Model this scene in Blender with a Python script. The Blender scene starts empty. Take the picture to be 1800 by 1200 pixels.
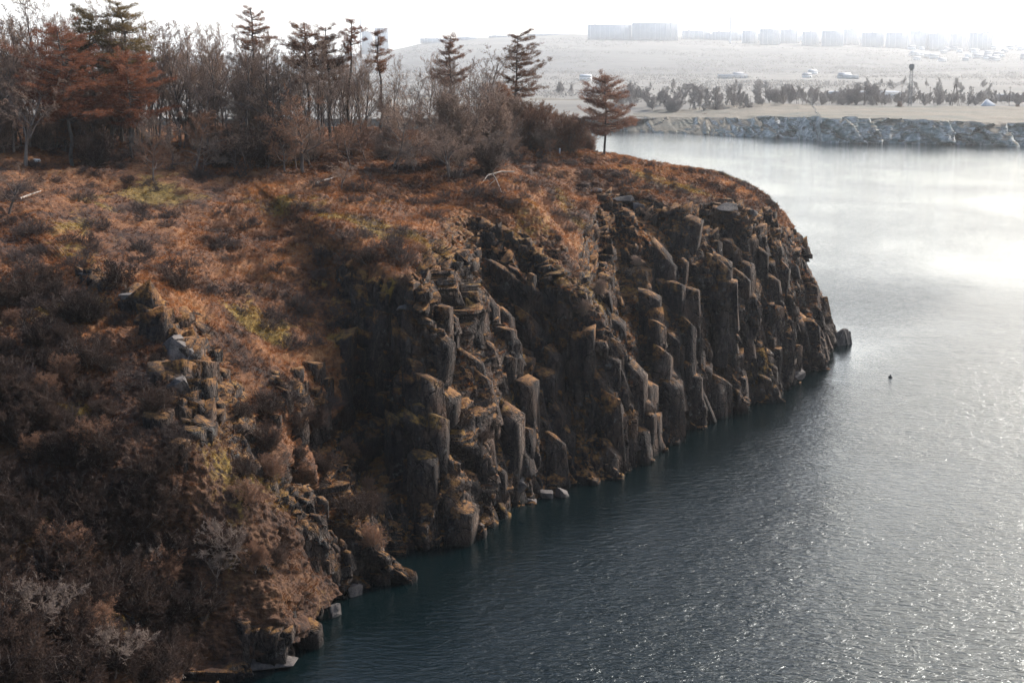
import bpy, math, random
import numpy as np
from mathutils import Vector, Matrix
from mathutils.bvhtree import BVHTree
R = math.radians
random.seed(7); rng = np.random.default_rng(7)
S = bpy.context.scene; C = S.collection

# ------------------------------------------------------------------ camera, world, sun, exposure
H = 40.0; F = 2500.0; YH = 110.0
TH = math.atan((600 - YH) / F); SN, CS = math.sin(TH), math.cos(TH)
cd = bpy.data.cameras.new('camera'); cam = bpy.data.objects.new('camera', cd); C.objects.link(cam)
cam.location = (0, 0, H); cam.rotation_euler = (math.pi / 2 - TH, 0, 0)
cd.sensor_width = 36; cd.lens = 50; cd.clip_start = .5; cd.clip_end = 30000
S.camera = cam
SUN_AZ, SUN_EL = R(45), R(36)            # azimuth from +Y towards +X
w = bpy.data.worlds.new('World'); S.world = w; w.use_nodes = True
nt = w.node_tree; bg = nt.nodes['Background']; sky = nt.nodes.new('ShaderNodeTexSky')
sky.sky_type = 'NISHITA'; sky.sun_disc = False; sky.sun_elevation = SUN_EL; sky.sun_rotation = SUN_AZ
sky.dust_density = 4.0; sky.air_density = 1.5; sky.ozone_density = 1.0
vm = nt.nodes.new('ShaderNodeVectorMath'); vm.operation = 'MULTIPLY'; vm.inputs[1].default_value = (.93, 1.00, 1.14)   # cool white balance
nt.links.new(sky.outputs[0], vm.inputs[0])
tc = nt.nodes.new('ShaderNodeTexCoord'); sx = nt.nodes.new('ShaderNodeSeparateXYZ'); nt.links.new(tc.outputs['Generated'], sx.inputs[0])
mr = nt.nodes.new('ShaderNodeMapRange'); mr.interpolation_type = 'SMOOTHSTEP'; mr.inputs[1].default_value = .64; mr.inputs[2].default_value = -.05; mr.inputs[4].default_value = 7.4
nt.links.new(sx.outputs[2], mr.inputs[0])
sc_ = nt.nodes.new('ShaderNodeVectorMath'); sc_.operation = 'SCALE'; sc_.inputs[0].default_value = (1.0, 1.03, 1.07); dp_ = nt.nodes.new('ShaderNodeVectorMath'); dp_.operation = 'DOT_PRODUCT'; nt.links.new(tc.outputs['Generated'], dp_.inputs[0]); dp_.inputs[1].default_value = (math.sin(SUN_AZ), math.cos(SUN_AZ), 0)
mq = nt.nodes.new('ShaderNodeMapRange'); nt.links.new(dp_.outputs['Value'], mq.inputs[0]); mq.inputs[1].default_value = -.25; mq.inputs[2].default_value = .9; mq.inputs[3].default_value = .03
mu = nt.nodes.new('ShaderNodeMath'); mu.operation = 'MULTIPLY'; nt.links.new(mr.outputs[0], mu.inputs[0]); nt.links.new(mq.outputs[0], mu.inputs[1]); nt.links.new(mu.outputs[0], sc_.inputs['Scale'])   # milky haze low in the sky
ad = nt.nodes.new('ShaderNodeVectorMath'); nt.links.new(vm.outputs[0], ad.inputs[0]); nt.links.new(sc_.outputs[0], ad.inputs[1]); nt.links.new(ad.outputs[0], bg.inputs[0]); bg.inputs[1].default_value = .15
sl = bpy.data.lights.new('sun', 'SUN'); sl.energy = 5.0; sl.angle = R(.6); sl.color = (1, .94, .88)
so = bpy.data.objects.new('sun', sl); C.objects.link(so)
sd = Vector((math.sin(SUN_AZ) * math.cos(SUN_EL), math.cos(SUN_AZ) * math.cos(SUN_EL), math.sin(SUN_EL)))
so.rotation_euler = sd.to_track_quat('Z', 'Y').to_euler(); so.location = (0, 0, 200)
S.view_settings.view_transform = 'Standard'; S.view_settings.look = 'None'
S.view_settings.exposure = 0.55; S.view_settings.gamma = 1.0
S.cycles.max_bounces = 6; S.cycles.diffuse_bounces = 2; S.cycles.glossy_bounces = 3
S.cycles.transparent_max_bounces = 8; S.cycles.volume_bounces = 0; S.cycles.transmission_bounces = 2
S.cycles.sample_clamp_indirect = 4.0; S.cycles.use_denoising = True

def ray(px, py):
    u = (px - 900) / F; v = (600 - py) / F
    return Vector((u, CS + v * SN, -SN + v * CS))
def W(px, py, z):
    d = ray(px, py); return Vector((0, 0, H)) + d * ((z - H) / d.z)
def At(px, py, y):
    d = ray(px, py); return Vector((0, 0, H)) + d * (y / d.y)
def pix(p):
    dx, dy, dz = p[0], p[1], p[2] - H
    f = dy * CS - dz * SN; up = dy * SN + dz * CS
    return 900 + F * dx / f, 600 - F * up / f

# ------------------------------------------------------------------ numpy noise
def hsh(ix, iy, iz, seed):
    h = (ix.astype(np.int64) * 374761393 + iy.astype(np.int64) * 668265263 + iz.astype(np.int64) * 2147483647 + seed * 974634777)
    h = (h ^ (h >> 13)) * 1274126177; h = h & 0x7fffffff; h = (h ^ (h >> 15)) * 2246822519; h = h & 0x7fffffff
    return ((h ^ (h >> 11)) & 0xffffff) / float(0xffffff)
def vnoise(x, y, z, seed=0):
    xi, yi, zi = np.floor(x), np.floor(y), np.floor(z)
    fx, fy, fz = x - xi, y - yi, z - zi
    fx = fx * fx * (3 - 2 * fx); fy = fy * fy * (3 - 2 * fy); fz = fz * fz * (3 - 2 * fz)
    o = 0
    for a in (0, 1):
        for b in (0, 1):
            for c in (0, 1):
                o = o + hsh(xi + a, yi + b, zi + c, seed) * (fx if a else 1 - fx) * (fy if b else 1 - fy) * (fz if c else 1 - fz)
    return o * 2 - 1
def fbm(x, y, z, sc, octs=4, seed=0, gain=.5):
    o = 0; a = 1.0; t = 0
    for k in range(octs):
        o = o + a * vnoise(x * sc + 17 * k, y * sc + 31 * k, z * sc + 7 * k, seed + k); t += a; a *= gain; sc *= 2.03
    return o / t
def cells(U, V, su, sv, seed, jit=.9):
    """stretched voronoi: per-cell offset, per-cell tilt, distance to border"""
    u = U / su; v = V / sv; ui, vi = np.floor(u), np.floor(v)
    b1 = np.full(u.shape, 9.); b2 = np.full(u.shape, 9.); r = np.zeros(u.shape); tu = np.zeros(u.shape)
    z0 = np.zeros(u.shape)
    for a in (-1, 0, 1):
        for b in (-1, 0, 1):
            cu, cv = ui + a, vi + b
            pu = cu + .5 + (hsh(cu, cv, z0, seed) - .5) * jit; pv = cv + .5 + (hsh(cu, cv, z0 + 1, seed) - .5) * jit
            du, dv = u - pu, v - pv; d = np.maximum(np.abs(du), np.abs(dv) * .9) * .6 + .4 * np.sqrt(du * du + dv * dv)
            k = hsh(cu, cv, z0 + 2, seed)
            t = (hsh(cu, cv, z0 + 3, seed) - .5) * 2 * du + (hsh(cu, cv, z0 + 4, seed) - .5) * 2 * dv
            m = d < b1
            b2 = np.where(m, b1, np.minimum(b2, d)); r = np.where(m, k, r); tu = np.where(m, t, tu); b1 = np.where(m, d, b1)
    return r, tu, b2 - b1
def sstep(a, b, x):
    t = np.clip((x - a) / (b - a), 0, 1); return t * t * (3 - 2 * t)

# ------------------------------------------------------------------ mesh + object helpers
def mesh_np(name, V, faces, mat=None, smooth=False):
    """faces: list of int arrays (n,3) or (n,4)"""
    me = bpy.data.meshes.new(name); V = np.ascontiguousarray(V, dtype=np.float32)
    me.vertices.add(len(V)); me.vertices.foreach_set('co', V.ravel())
    lo, ls, n = [], [], 0
    for f in faces:
        if len(f) == 0: continue
        lo.append(np.asarray(f, np.int32).ravel()); k = f.shape[1]
        ls.append(n + np.arange(len(f), dtype=np.int32) * k); n += len(f) * k
    lo = np.concatenate(lo); ls = np.concatenate(ls)
    me.loops.add(len(lo)); me.loops.foreach_set('vertex_index', lo)
    me.polygons.add(len(ls)); me.polygons.foreach_set('loop_start', ls)
    me.update(calc_edges=True)
    if smooth: me.polygons.foreach_set('use_smooth', np.ones(len(ls), bool))
    if mat: me.materials.append(mat)
    return me
def link(name, me, parent=None):
    o = bpy.data.objects.new(name, me); C.objects.link(o); o.parent = parent; return o
def tag(o, label=None, cat=None, group=None, kind=None):
    if label: o['label'] = label
    if cat: o['category'] = cat
    if group: o['group'] = group
    if kind: o['kind'] = kind
    return o
def empty(name, loc, label, cat, group=None, rz=0, sc=1):
    o = bpy.data.objects.new(name, None); C.objects.link(o); o.location = loc; o.rotation_euler = (0, 0, rz)
    o.scale = (sc, sc, sc) if not hasattr(sc, '__len__') else sc
    return tag(o, label, cat, group)
class MB:
    def __init__(s): s.v = []; s.q = []; s.t = []; s.n = 0
    def add(s, V, Q=None, T=None):
        V = np.asarray(V, float).reshape(-1, 3); s.v.append(V)
        if Q is not None and len(Q): s.q.append(np.asarray(Q, int).reshape(-1, 4) + s.n)
        if T is not None and len(T): s.t.append(np.asarray(T, int).reshape(-1, 3) + s.n)
        s.n += len(V)
    def segs(s, A, B, ra, rb, n=3):
        A, B = np.asarray(A, float).reshape(-1, 3), np.asarray(B, float).reshape(-1, 3)
        ra = np.broadcast_to(np.asarray(ra, float), (len(A),)); rb = np.broadcast_to(np.asarray(rb, float), (len(A),))
        d = B - A; L = np.linalg.norm(d, axis=1, keepdims=True); d = d / np.maximum(L, 1e-6)
        ref = np.where(np.abs(d[:, 2:3]) > .9, [[1., 0, 0]], [[0, 0, 1.]])
        x = np.cross(d, ref); x /= np.linalg.norm(x, axis=1, keepdims=True); y = np.cross(d, x)
        an = np.arange(n) * 2 * math.pi / n
        ring = x[:, None] * np.cos(an)[None, :, None] + y[:, None] * np.sin(an)[None, :, None]
        V = np.stack([A[:, None] + ring * ra[:, None, None], B[:, None] + ring * rb[:, None, None]], 1).reshape(-1, 3)
        k = np.arange(n); k2 = (k + 1) % n
        q = np.stack([k, k2, k2 + n, k + n], 1)[None] + (np.arange(len(A)) * 2 * n)[:, None, None]
        s.add(V, q)
    def box(s, c, sz, rz=0, top=1.0):
        x, y, z = [h / 2 for h in sz]; ca, sa = math.cos(rz), math.sin(rz)
        P = []
        for k in (-z, z):
            f = top if k > 0 else 1
            for a, b in ((-x, -y), (x, -y), (x, y), (-x, y)):
                P.append((c[0] + f * (a * ca - b * sa), c[1] + f * (a * sa + b * ca), c[2] + k))
        s.add(P, [(0, 3, 2, 1), (4, 5, 6, 7), (0, 1, 5, 4), (1, 2, 6, 5), (2, 3, 7, 6), (3, 0, 4, 7)])
    def mesh(s, name, mat, smooth=False):
        return mesh_np(name, np.concatenate(s.v), ([np.concatenate(s.q)] if s.q else []) + ([np.concatenate(s.t)] if s.t else []), mat, smooth)

# ------------------------------------------------------------------ materials
class NT:
    def __init__(s, name):
        s.m = bpy.data.materials.new(name); s.m.use_nodes = True; s.t = s.m.node_tree
        s.b = s.t.nodes['Principled BSDF']; s.out = s.t.nodes['Material Output']
    def n(s, kind, ins=None, **kw):
        x = s.t.nodes.new(kind)
        for k, v in kw.items(): setattr(x, k, v)
        for k, v in (ins or {}).items(): s.set(x.inputs[k], v)
        return x
    def set(s, i, v):
        if isinstance(v, bpy.types.NodeSocket): s.t.links.new(v, i)
        else:
            try: i.default_value = v
            except Exception: i.default_value = (*v, 1)
    def noise(s, vec, sc, det=4, rough=.55, dist=0):
        return s.n('ShaderNodeTexNoise', {'Vector': vec, 'Scale': sc, 'Detail': det, 'Roughness': rough, 'Distortion': dist}).outputs['Fac']
    def ramp(s, f, stops, interp='LINEAR'):
        x = s.n('ShaderNodeValToRGB', {'Fac': f}); r = x.color_ramp; r.interpolation = interp
        while len(r.elements) < len(stops): r.elements.new(.5)
        for e, (p, c) in zip(r.elements, stops):
            e.position = p; e.color = (*c, 1) if hasattr(c, '__len__') else (c, c, c, 1)
        return x.outputs[0]
    def math(s, op, a, b=0, clamp=False):
        x = s.n('ShaderNodeMath', {0: a, 1: b}, operation=op, use_clamp=clamp); return x.outputs[0]
    def mix(s, f, a, b, mode='MIX'):
        x = s.t.nodes.new('ShaderNodeMix'); x.data_type = 'RGBA'; x.blend_type = mode
        s.set(x.inputs[0], f); s.set(x.inputs[6], a); s.set(x.inputs[7], b); return x.outputs[2]
    def map(s, vec, scale): return s.n('ShaderNodeMapping', {'Vector': vec, 'Scale': scale}).outputs[0]
    def bump(s, h, dist, strength=1, normal=None):
        x = s.n('ShaderNodeBump', {'Height': h, 'Distance': dist, 'Strength': strength})
        if normal is not None: s.set(x.inputs['Normal'], normal)
        return x.outputs[0]
def P(nt): return nt.n('ShaderNodeNewGeometry').outputs['Position']

def grass_colour(t, p):
    a = t.noise(p, .16, 5, .65); b = t.noise(p, 2.2, 4, .7)
    f = t.math('ADD', t.math('MULTIPLY', a, .62), t.math('MULTIPLY', b, .38))
    col = t.ramp(f, [(.36, (.014, .008, .006)), (.45, (.048, .021, .011)), (.54, (.155, .064, .025)), (.66, (.29, .140, .055))])
    mo = t.noise(p, .085, 4, .6, .4)
    mf = t.ramp(t.math('ADD', mo, t.math('MULTIPLY', t.math('SUBTRACT', b, .5), .25)), [(.59, 0.), (.66, 1.)])
    moss = t.ramp(b, [(.35, (.05, .036, .010)), (.6, (.22, .145, .028))])
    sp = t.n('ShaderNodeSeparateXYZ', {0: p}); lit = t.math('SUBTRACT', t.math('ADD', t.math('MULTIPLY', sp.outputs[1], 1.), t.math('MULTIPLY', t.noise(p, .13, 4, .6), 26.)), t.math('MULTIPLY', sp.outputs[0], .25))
    lit = t.ramp(t.math('DIVIDE', t.math('SUBTRACT', lit, 95.), 60.), [(.35, 1.), (.62, 0.)])      # shade of the near slope painted into the ground and grass colour
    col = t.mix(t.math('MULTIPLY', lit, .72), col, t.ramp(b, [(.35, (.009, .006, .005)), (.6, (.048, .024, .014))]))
    return t.mix(t.math('MULTIPLY', mf, .75), col, moss), b
CK = [None]
def mat_terrain():
    t = NT('headland'); p = P(t); g = t.n('ShaderNodeNewGeometry')
    nz = t.n('ShaderNodeSeparateXYZ', {0: g.outputs['Normal']}).outputs[2]
    rk = t.n('ShaderNodeAttribute', attribute_name='rock').outputs['Fac']
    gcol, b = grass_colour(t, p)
    n1 = t.noise(t.map(p, (1, 1, .35)), .55, 7, .65); n2 = t.noise(p, 5.0, 5, .7); n3 = t.noise(t.map(p, (1, 1, .12)), 1.6, 4, .6)
    rf = t.math('ADD', t.math('ADD', t.math('MULTIPLY', n1, .45), t.math('MULTIPLY', n2, .3)), t.math('MULTIPLY', n3, .25))
    rcol = t.ramp(rf, [(.36, (.009, .0075, .0075)), (.46, (.024, .018, .016)), (.55, (.068, .048, .037)), (.66, (.21, .158, .122))])
    rust = t.ramp(t.noise(p, .33, 5, .6), [(.5, 0.), (.62, 1.)])
    rcol = t.mix(t.math('MULTIPLY', rust, .45), rcol, (.10, .055, .033))
    lich = t.ramp(t.noise(p, 1.1, 5, .7), [(.60, 0.), (.68, 1.)])
    rcol = t.mix(t.math('MULTIPLY', lich, .5), rcol, (.22, .21, .19))
    veg = t.math('ADD', nz, t.math('MULTIPLY', t.math('SUBTRACT', t.noise(p, .8, 4, .6), .5), 1.1))
    veg = t.ramp(veg, [(.56, 0.), (.74, 1.)])
    notr = t.math('SUBTRACT', 1.0, rk, True)
    # bare rock tops where the mask is strongest
    gcol = t.mix(t.math('MULTIPLY', t.ramp(rk, [(.5, 0.), (.8, 1.)]), .55), gcol, t.ramp(b, [(.38, (.025, .016, .010)), (.5, (.13, .062, .018)), (.62, (.27, .135, .030))]))
    vf = t.math('MAXIMUM', t.math('MULTIPLY', veg, .93), t.ramp(notr, [(.45, 0.), (.6, 1.)]))
    crk = True
    wet = t.ramp(t.n('ShaderNodeSeparateXYZ', {0: p}).outputs[2], [(.15, .2), (.45, .45), (1., 1.)])
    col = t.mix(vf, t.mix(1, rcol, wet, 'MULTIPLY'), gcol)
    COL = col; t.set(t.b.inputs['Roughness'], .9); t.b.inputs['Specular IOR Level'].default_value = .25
    hb = t.math('ADD', t.math('MULTIPLY', n2, .6), t.math('MULTIPLY', t.noise(t.map(p, (1, 1, .4)), 2.0, 6, .7), 1.0))
    hg = t.math('ADD', t.noise(p, 3.5, 4, .7), t.math('MULTIPLY', t.noise(p, 11, 3, .6), .4))
    vo = t.n('ShaderNodeTexVoronoi', {'Vector': t.map(t.n('ShaderNodeVectorMath', {0: p, 1: t.n('ShaderNodeTexNoise', {'Vector': p, 'Scale': .9, 'Detail': 3}).outputs['Color']}, operation='ADD').outputs[0], (1, 1, .33)), 'Scale': 1.15}, feature='DISTANCE_TO_EDGE').outputs['Distance']
    vo2 = t.n('ShaderNodeTexVoronoi', {'Vector': t.map(t.n('ShaderNodeVectorMath', {0: p, 1: t.n('ShaderNodeTexNoise', {'Vector': p, 'Scale': 1.7, 'Detail': 3}).outputs['Color']}, operation='ADD').outputs[0], (1, 1, .28)), 'Scale': 3.1}, feature='DISTANCE_TO_EDGE').outputs['Distance']
    ck = t.math('MULTIPLY', t.ramp(vo, [(0, 0.), (.05, 1.)]), t.ramp(vo2, [(0, .45), (.06, 1.)])); hb = t.math('ADD', t.math('MULTIPLY', hb, 1.3), t.math('MULTIPLY', ck, 1.6))
    CK[0] = ck; hh = t.mix(vf, hb, hg)
    cf = t.math('MAXIMUM', vf, t.math('ADD', t.math('MULTIPLY', CK[0], .65), .35))     # dirt packed in the joints
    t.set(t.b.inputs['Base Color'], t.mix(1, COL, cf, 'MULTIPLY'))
    t.set(t.b.inputs['Normal'], t.bump(hh, .20, 1.0))
    return t.m
def mat_tuft(name, gain=(1.6, 1.42, 1.2)):
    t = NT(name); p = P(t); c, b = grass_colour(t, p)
    c = t.mix(1, c, (*gain, 1), 'MULTIPLY'); t.set(t.b.inputs['Base Color'], c); t.b.inputs['Roughness'].default_value = .8
    t.b.inputs['Specular IOR Level'].default_value = .15
    tr = t.n('ShaderNodeBsdfTranslucent', {'Color': c}); mx = t.n('ShaderNodeMixShader', {0: .35, 1: t.b.outputs[0], 2: tr.outputs[0]})
    t.t.links.new(mx.outputs[0], t.out.inputs[0]); return t.m
def mat_plain(name, c1, c2, sc=.6, rough=.85, trans=0, obj=True, spec=.2):
    t = NT(name); p = P(t); f = t.noise(p, sc, 3, .6)
    if obj:
        oi = t.n('ShaderNodeObjectInfo').outputs['Random']
        f = t.math('ADD', t.math('MULTIPLY', f, .7), t.math('MULTIPLY', oi, .3))
    col = t.ramp(f, [(.3, c1), (.7, c2)])
    t.set(t.b.inputs['Base Color'], col); t.b.inputs['Roughness'].default_value = rough; t.b.inputs['Specular IOR Level'].default_value = spec
    if trans:
        tr = t.n('ShaderNodeBsdfTranslucent', {'Color': col}); mx = t.n('ShaderNodeMixShader', {0: trans, 1: t.b.outputs[0], 2: tr.outputs[0]})
        t.t.links.new(mx.outputs[0], t.out.inputs[0])
    return t.m
def mat_rock(name):
    t = NT(name); p = P(t); n1 = t.noise(p, 1.2, 6, .65); n2 = t.noise(p, 6, 4, .7)
    col = t.ramp(t.math('ADD', t.math('MULTIPLY', n1, .6), t.math('MULTIPLY', n2, .4)), [(.38, (.022, .019, .018)), (.5, (.07, .056, .05)), (.66, (.13, .108, .09))])
    t.set(t.b.inputs['Base Color'], col); t.b.inputs['Roughness'].default_value = .85
    t.set(t.b.inputs['Normal'], t.bump(n2, .12, .8)); return t.m
M_TERR = mat_terrain()
M_TUFT = mat_tuft('dry_grass'); M_ROCK = mat_rock('boulder_rock')
M_BARK = mat_plain('bark', (.075, .058, .05), (.20, .16, .135), 2)
M_TWIG = mat_plain('twigs', (.17, .112, .082), (.40, .275, .20), .4, trans=.2)
M_TWIG_B = mat_plain('brown_twigs', (.022, .012, .009), (.065, .036, .024), .4, trans=.15)
M_TWIG_L = mat_plain('pale_twigs', (.11, .08, .065), (.22, .165, .13), .8)
M_TWIG_O = mat_plain('rusty_twigs', (.15, .075, .045), (.32, .17, .10), .8, trans=.2)
M_BARKG = mat_plain('pine_bark', (.05, .045, .042), (.13, .115, .10), 3)
M_NEED_R = mat_plain('rust_needles', (.13, .050, .027), (.30, .120, .062), .9, trans=.4)
M_NEED_G = mat_plain('olive_needles', (.06, .045, .016), (.19, .125, .045), .9, trans=.35)
M_NEED_B = mat_plain('dull_needles', (.11, .060, .040), (.25, .14, .10), .9, trans=.4)
M_NEED_D = mat_plain('brown_needles', (.08, .038, .02), (.22, .10, .05), .9, trans=.4)
M_LOG = mat_plain('bleached_wood', (.17, .14, .115), (.32, .27, .23), 2)

# ------------------------------------------------------------------ headland
def w3(x, y, z): return Vector((x, y, z))
FB = [(-115, 115, 30), (-110, 150, 31), (-100, 165, 31.5), (-90, 180, 32), (-80, 190, 32), (-72, 200, 32), (-64, 207, 31.5), (-55, 212, 31), (-47, 218, 31),
      (-40, 222, 30.5), (-34, 224, 30), (-28, 227, 30), (-20, 231, 29.5), (-12, 234, 29), (-4, 238, 28), (2, 242, 26), (-4, 252, 21), (-25, 262, 14)]
ST = [
 [w3(-20, 58, 0), w3(-24, 60, 3), w3(-28, 62, 6), w3(-38, 70, 10), w3(-50, 80, 17), w3(-66, 95, 24)],
 [w3(-20, 78, 0), w3(-23.5, 79, 3), w3(-27.5, 81, 6), w3(-38, 89, 12), w3(-50, 99, 18.5), w3(-66, 113, 24.5)],
 [W(365, 1200, 0), W(335, 1110, 3), W(260, 1000, 6.5), W(130, 850, 12), W(60, 700, 16.5), W(-40, 480, 22.5)],
 [W(515, 1160, 0), W(505, 1090, 3), W(400, 960, 7.5), W(290, 800, 13.5), W(180, 600, 19), W(100, 470, 22.5)],
 [W(600, 1062, 0), W(580, 1020, 2.2), W(500, 870, 9), W(400, 740, 14), W(330, 585, 19), W(230, 490, 22)],
 [W(680, 1005, 0), W(650, 920, 4), W(595, 775, 8.5), W(535, 645, 14.3), W(450, 520, 19.2), W(340, 400, 23.7)],
 [W(715, 970, 0), W(695, 850, 5), W(655, 700, 10.5), W(640, 565, 16.8), W(560, 440, 22.3), W(430, 320, 26.6)],
 [W(790, 960, 0), W(770, 760, 9), W(745, 545, 19), W(670, 465, 21.8), W(570, 400, 24.3), W(430, 310, 27)],
 [W(875, 905, 0), W(855, 650, 11), W(830, 418, 22.3), W(770, 370, 24.3), W(660, 325, 26.3), W(540, 288, 27.9)],
 [W(1000, 850, 0), W(965, 650, 9.3), W(930, 440, 21), W(890, 385, 23.7), W(830, 340, 25.7), W(740, 290, 28)],
 [W(1105, 828, 0), W(1085, 700, 7), W(1010, 520, 16.7), W(985, 445, 20.4), W(915, 355, 25.2), W(810, 290, 28)],
 [W(1160, 783, 0), W(1130, 600, 10.5), W(1070, 382, 22), W(1045, 350, 24), W(970, 310, 26.3), W(880, 275, 28)],
 [W(1232, 745, 0), W(1225, 600, 9.2), W(1205, 378, 22.4), W(1160, 345, 24.2), W(1080, 305, 26.3), W(985, 270, 28)],
 [W(1330, 712, 0), W(1320, 560, 9.5), W(1290, 378, 21.4), W(1250, 347, 23.2), W(1175, 312, 25.2), W(1085, 280, 27)],
 [W(1400, 667, 0), W(1392, 560, 8), W(1358, 405, 19), W(1322, 358, 21.8), W(1275, 327, 24), W(1195, 296, 25.9)],
 [W(1478, 606, 0), W(1455, 552, 4.4), W(1402, 436, 13.6), W(1385, 392, 17.2), W(1348, 354, 20.5), W(1275, 318, 22.9)],
 [w3(45, 228, 0), w3(43, 226, 4), w3(38, 224, 8), w3(30, 222, 13), w3(20, 222, 17), w3(10, 224, 20)],
 [w3(15, 268, 0), w3(14, 265, 3), w3(12, 262, 5), w3(8, 259, 8), w3(2, 256, 11), w3(-6, 256, 13)],
]
for s, f in zip(ST, FB): s.append(w3(*f))
NS = len(ST); CP = np.array([[list(p) for p in s] for s in ST])        # (NS,7,3)
out = np.zeros((NS, 1, 3)); d = CP[:, 0] - CP[:, 2]; d[:, 2] = 0; d /= np.linalg.norm(d, axis=1, keepdims=True)
out[:, 0] = CP[:, 0] + d * 1.0; out[:, 0, 2] = -5
CP = np.concatenate([out, CP], 1)                                       # levels U W A B C D E F
cl = np.concatenate([[0], np.cumsum(np.linalg.norm(np.diff(CP[:, 1], axis=0), axis=1))])
NC = 1350
dens = np.interp(np.linspace(0, 1, 400), [0, .08, .12, .80, .84, 1], [.25, .3, 1, 1.1, .3, .15]); cd_ = np.cumsum(dens); cd_ = (cd_ - cd_[0]) / (cd_[-1] - cd_[0])
sv = np.interp(np.linspace(0, 1, NC), cd_, np.linspace(0, cl[-1], 400))
def hermite(x, xs, Y):
    m = np.zeros_like(Y); dx = np.diff(xs); sl_ = np.diff(Y, axis=0) / dx.reshape(-1, *([1] * (Y.ndim - 1)))
    m[1:-1] = (sl_[1:] + sl_[:-1]) / 2 * .7; m[0] = sl_[0]; m[-1] = sl_[-1]
    i = np.clip(np.searchsorted(xs, x, 'right') - 1, 0, len(xs) - 2); h = dx[i]; t = (x - xs[i]) / h
    sh = (-1,) + (1,) * (Y.ndim - 1); t = t.reshape(sh); h = h.reshape(sh)
    return (2 * t**3 - 3 * t**2 + 1) * Y[i] + (t**3 - 2 * t**2 + t) * h * m[i] + (-2 * t**3 + 3 * t**2) * Y[i + 1] + (t**3 - t**2) * h * m[i + 1]
CI = hermite(sv, cl, CP)                                                # (NC,8,3)
ROWS = [14, 120, 210, 110, 140, 120, 60]
lv = np.concatenate([np.linspace(k, k + 1, n, endpoint=False) for k, n in enumerate(ROWS)] + [[7.]])
NR = len(lv)
G = hermite(lv, np.arange(8.), CI.transpose(1, 0, 2)).transpose(1, 0, 2)   # (NC,NR,3)
Glin = np.stack([np.stack([np.interp(lv, np.arange(8), CI[i, :, k]) for k in range(3)], 1) for i in range(NC)])
G = .35 * G + .65 * Glin
# normals
def normals(G):
    a = np.gradient(G, axis=0); b = np.gradient(G, axis=1); n = np.cross(a, b); n /= np.maximum(np.linalg.norm(n, axis=2, keepdims=True), 1e-9); return n
N = normals(G)
if N[NC // 2, NR // 2, 2] < 0: N = -N
LV = np.broadcast_to(lv[None], (NC, NR)); SV = np.broadcast_to(sv[:, None], (NC, NR))
rs = np.interp(sv, cl, [.1, .1, .25, .35, .5, .7, 1, 1, 1, 1, 1, 1, 1, 1, 1, 1, .7, .5])[:, None]
X, Y, Z = G[..., 0], G[..., 1], G[..., 2]
nA = fbm(X, Y, Z, .09, 4, 3); nB = fbm(X, Y, Z, .35, 4, 11)
lev = np.interp(LV + nA * .55, [0, 1, 1.6, 2.95, 3.35, 3.9, 7], [1, 1, 1, 1, .55, .0, 0])
rock = np.clip(lev * rs * 1.0 + (nB * .5 + nA * .5) * 1.1 * lev * (1.25 - rs) - .12 * (1 - rs), 0, 1)
rock = np.maximum(rock, sstep(1.55, 1.2, LV + nB * .4))                   # rocky foot at the water everywhere
ridge = np.exp(-((SV - np.interp(4.0, np.arange(NS), cl)) / 2.6) ** 2) * sstep(3.0, 3.7, LV) * sstep(5.6, 4.9, LV)
rock = np.maximum(rock, np.clip(ridge * 1.3 + nB * .9 - .25, 0, 1))
rock = sstep(.28, .55, rock)
Nh = N.copy(); Nh[..., 2] *= .15; Nh /= np.maximum(np.linalg.norm(Nh, axis=2, keepdims=True), 1e-9)
wu = fbm(X, Y, Z, .25, 3, 21) * 1.3; wv = fbm(X, Y, Z, .2, 3, 25) * 2.0
lean = .16 * Z
r1, t1, e1 = cells(SV + wu + lean, Z + wv, 4.6, 13, 1); r2, t2, e2 = cells(SV + wu * .8 - lean * .6, Z + wv, 2.1, 5.5, 2)
r3, t3, e3 = cells(SV + wu * .6 + lean * .8, Z + wv * .7, .95, 2.3, 3); r4, t4, e4 = cells(SV + wu * .5, Z + wv * .5, .42, .8, 4)
crack = -.55 * np.exp(-e1 / .05) - .38 * np.exp(-e2 / .07) - .16 * np.exp(-e3 / .08)
r0, t0_, e0 = cells(SV + wu * 1.5 + lean * .5, Z * .6 + wv, 9.5, 14, 8)
dR = (r0 - .5) * 2.6 + t0_ * 1.2 - .6 * np.exp(-e0 / .04) + fbm(X, Y, Z, .11, 3, 37) * 1.6 + (r1 - .5) * 1.9 + t1 * 1.7 + (r2 - .5) * 1.25 + t2 * 1.1 + (r3 - .5) * .55 + t3 * .45 + (r4 - .5) * .2 + t4 * .2 + crack + fbm(X, Y, Z, .9, 4, 33) * .16
# strata steps (shallow ledges dipping)
lip = sstep(3.6, 2.9, LV)
dG = fbm(X, Y, Z, .18, 3, 41) * .9 + fbm(X, Y, Z, .9, 3, 45) * .42 + np.abs(fbm(X, Y, Z, 2.2, 2, 49)) * .4
dR = dR * (1 - .6 * sstep(cl[14] - 5, cl[15] - 2, SV))
G2 = G + Nh * (dR * rock * (.35 + .65 * lip))[..., None] + N * (dG * (1 - rock))[..., None]
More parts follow.
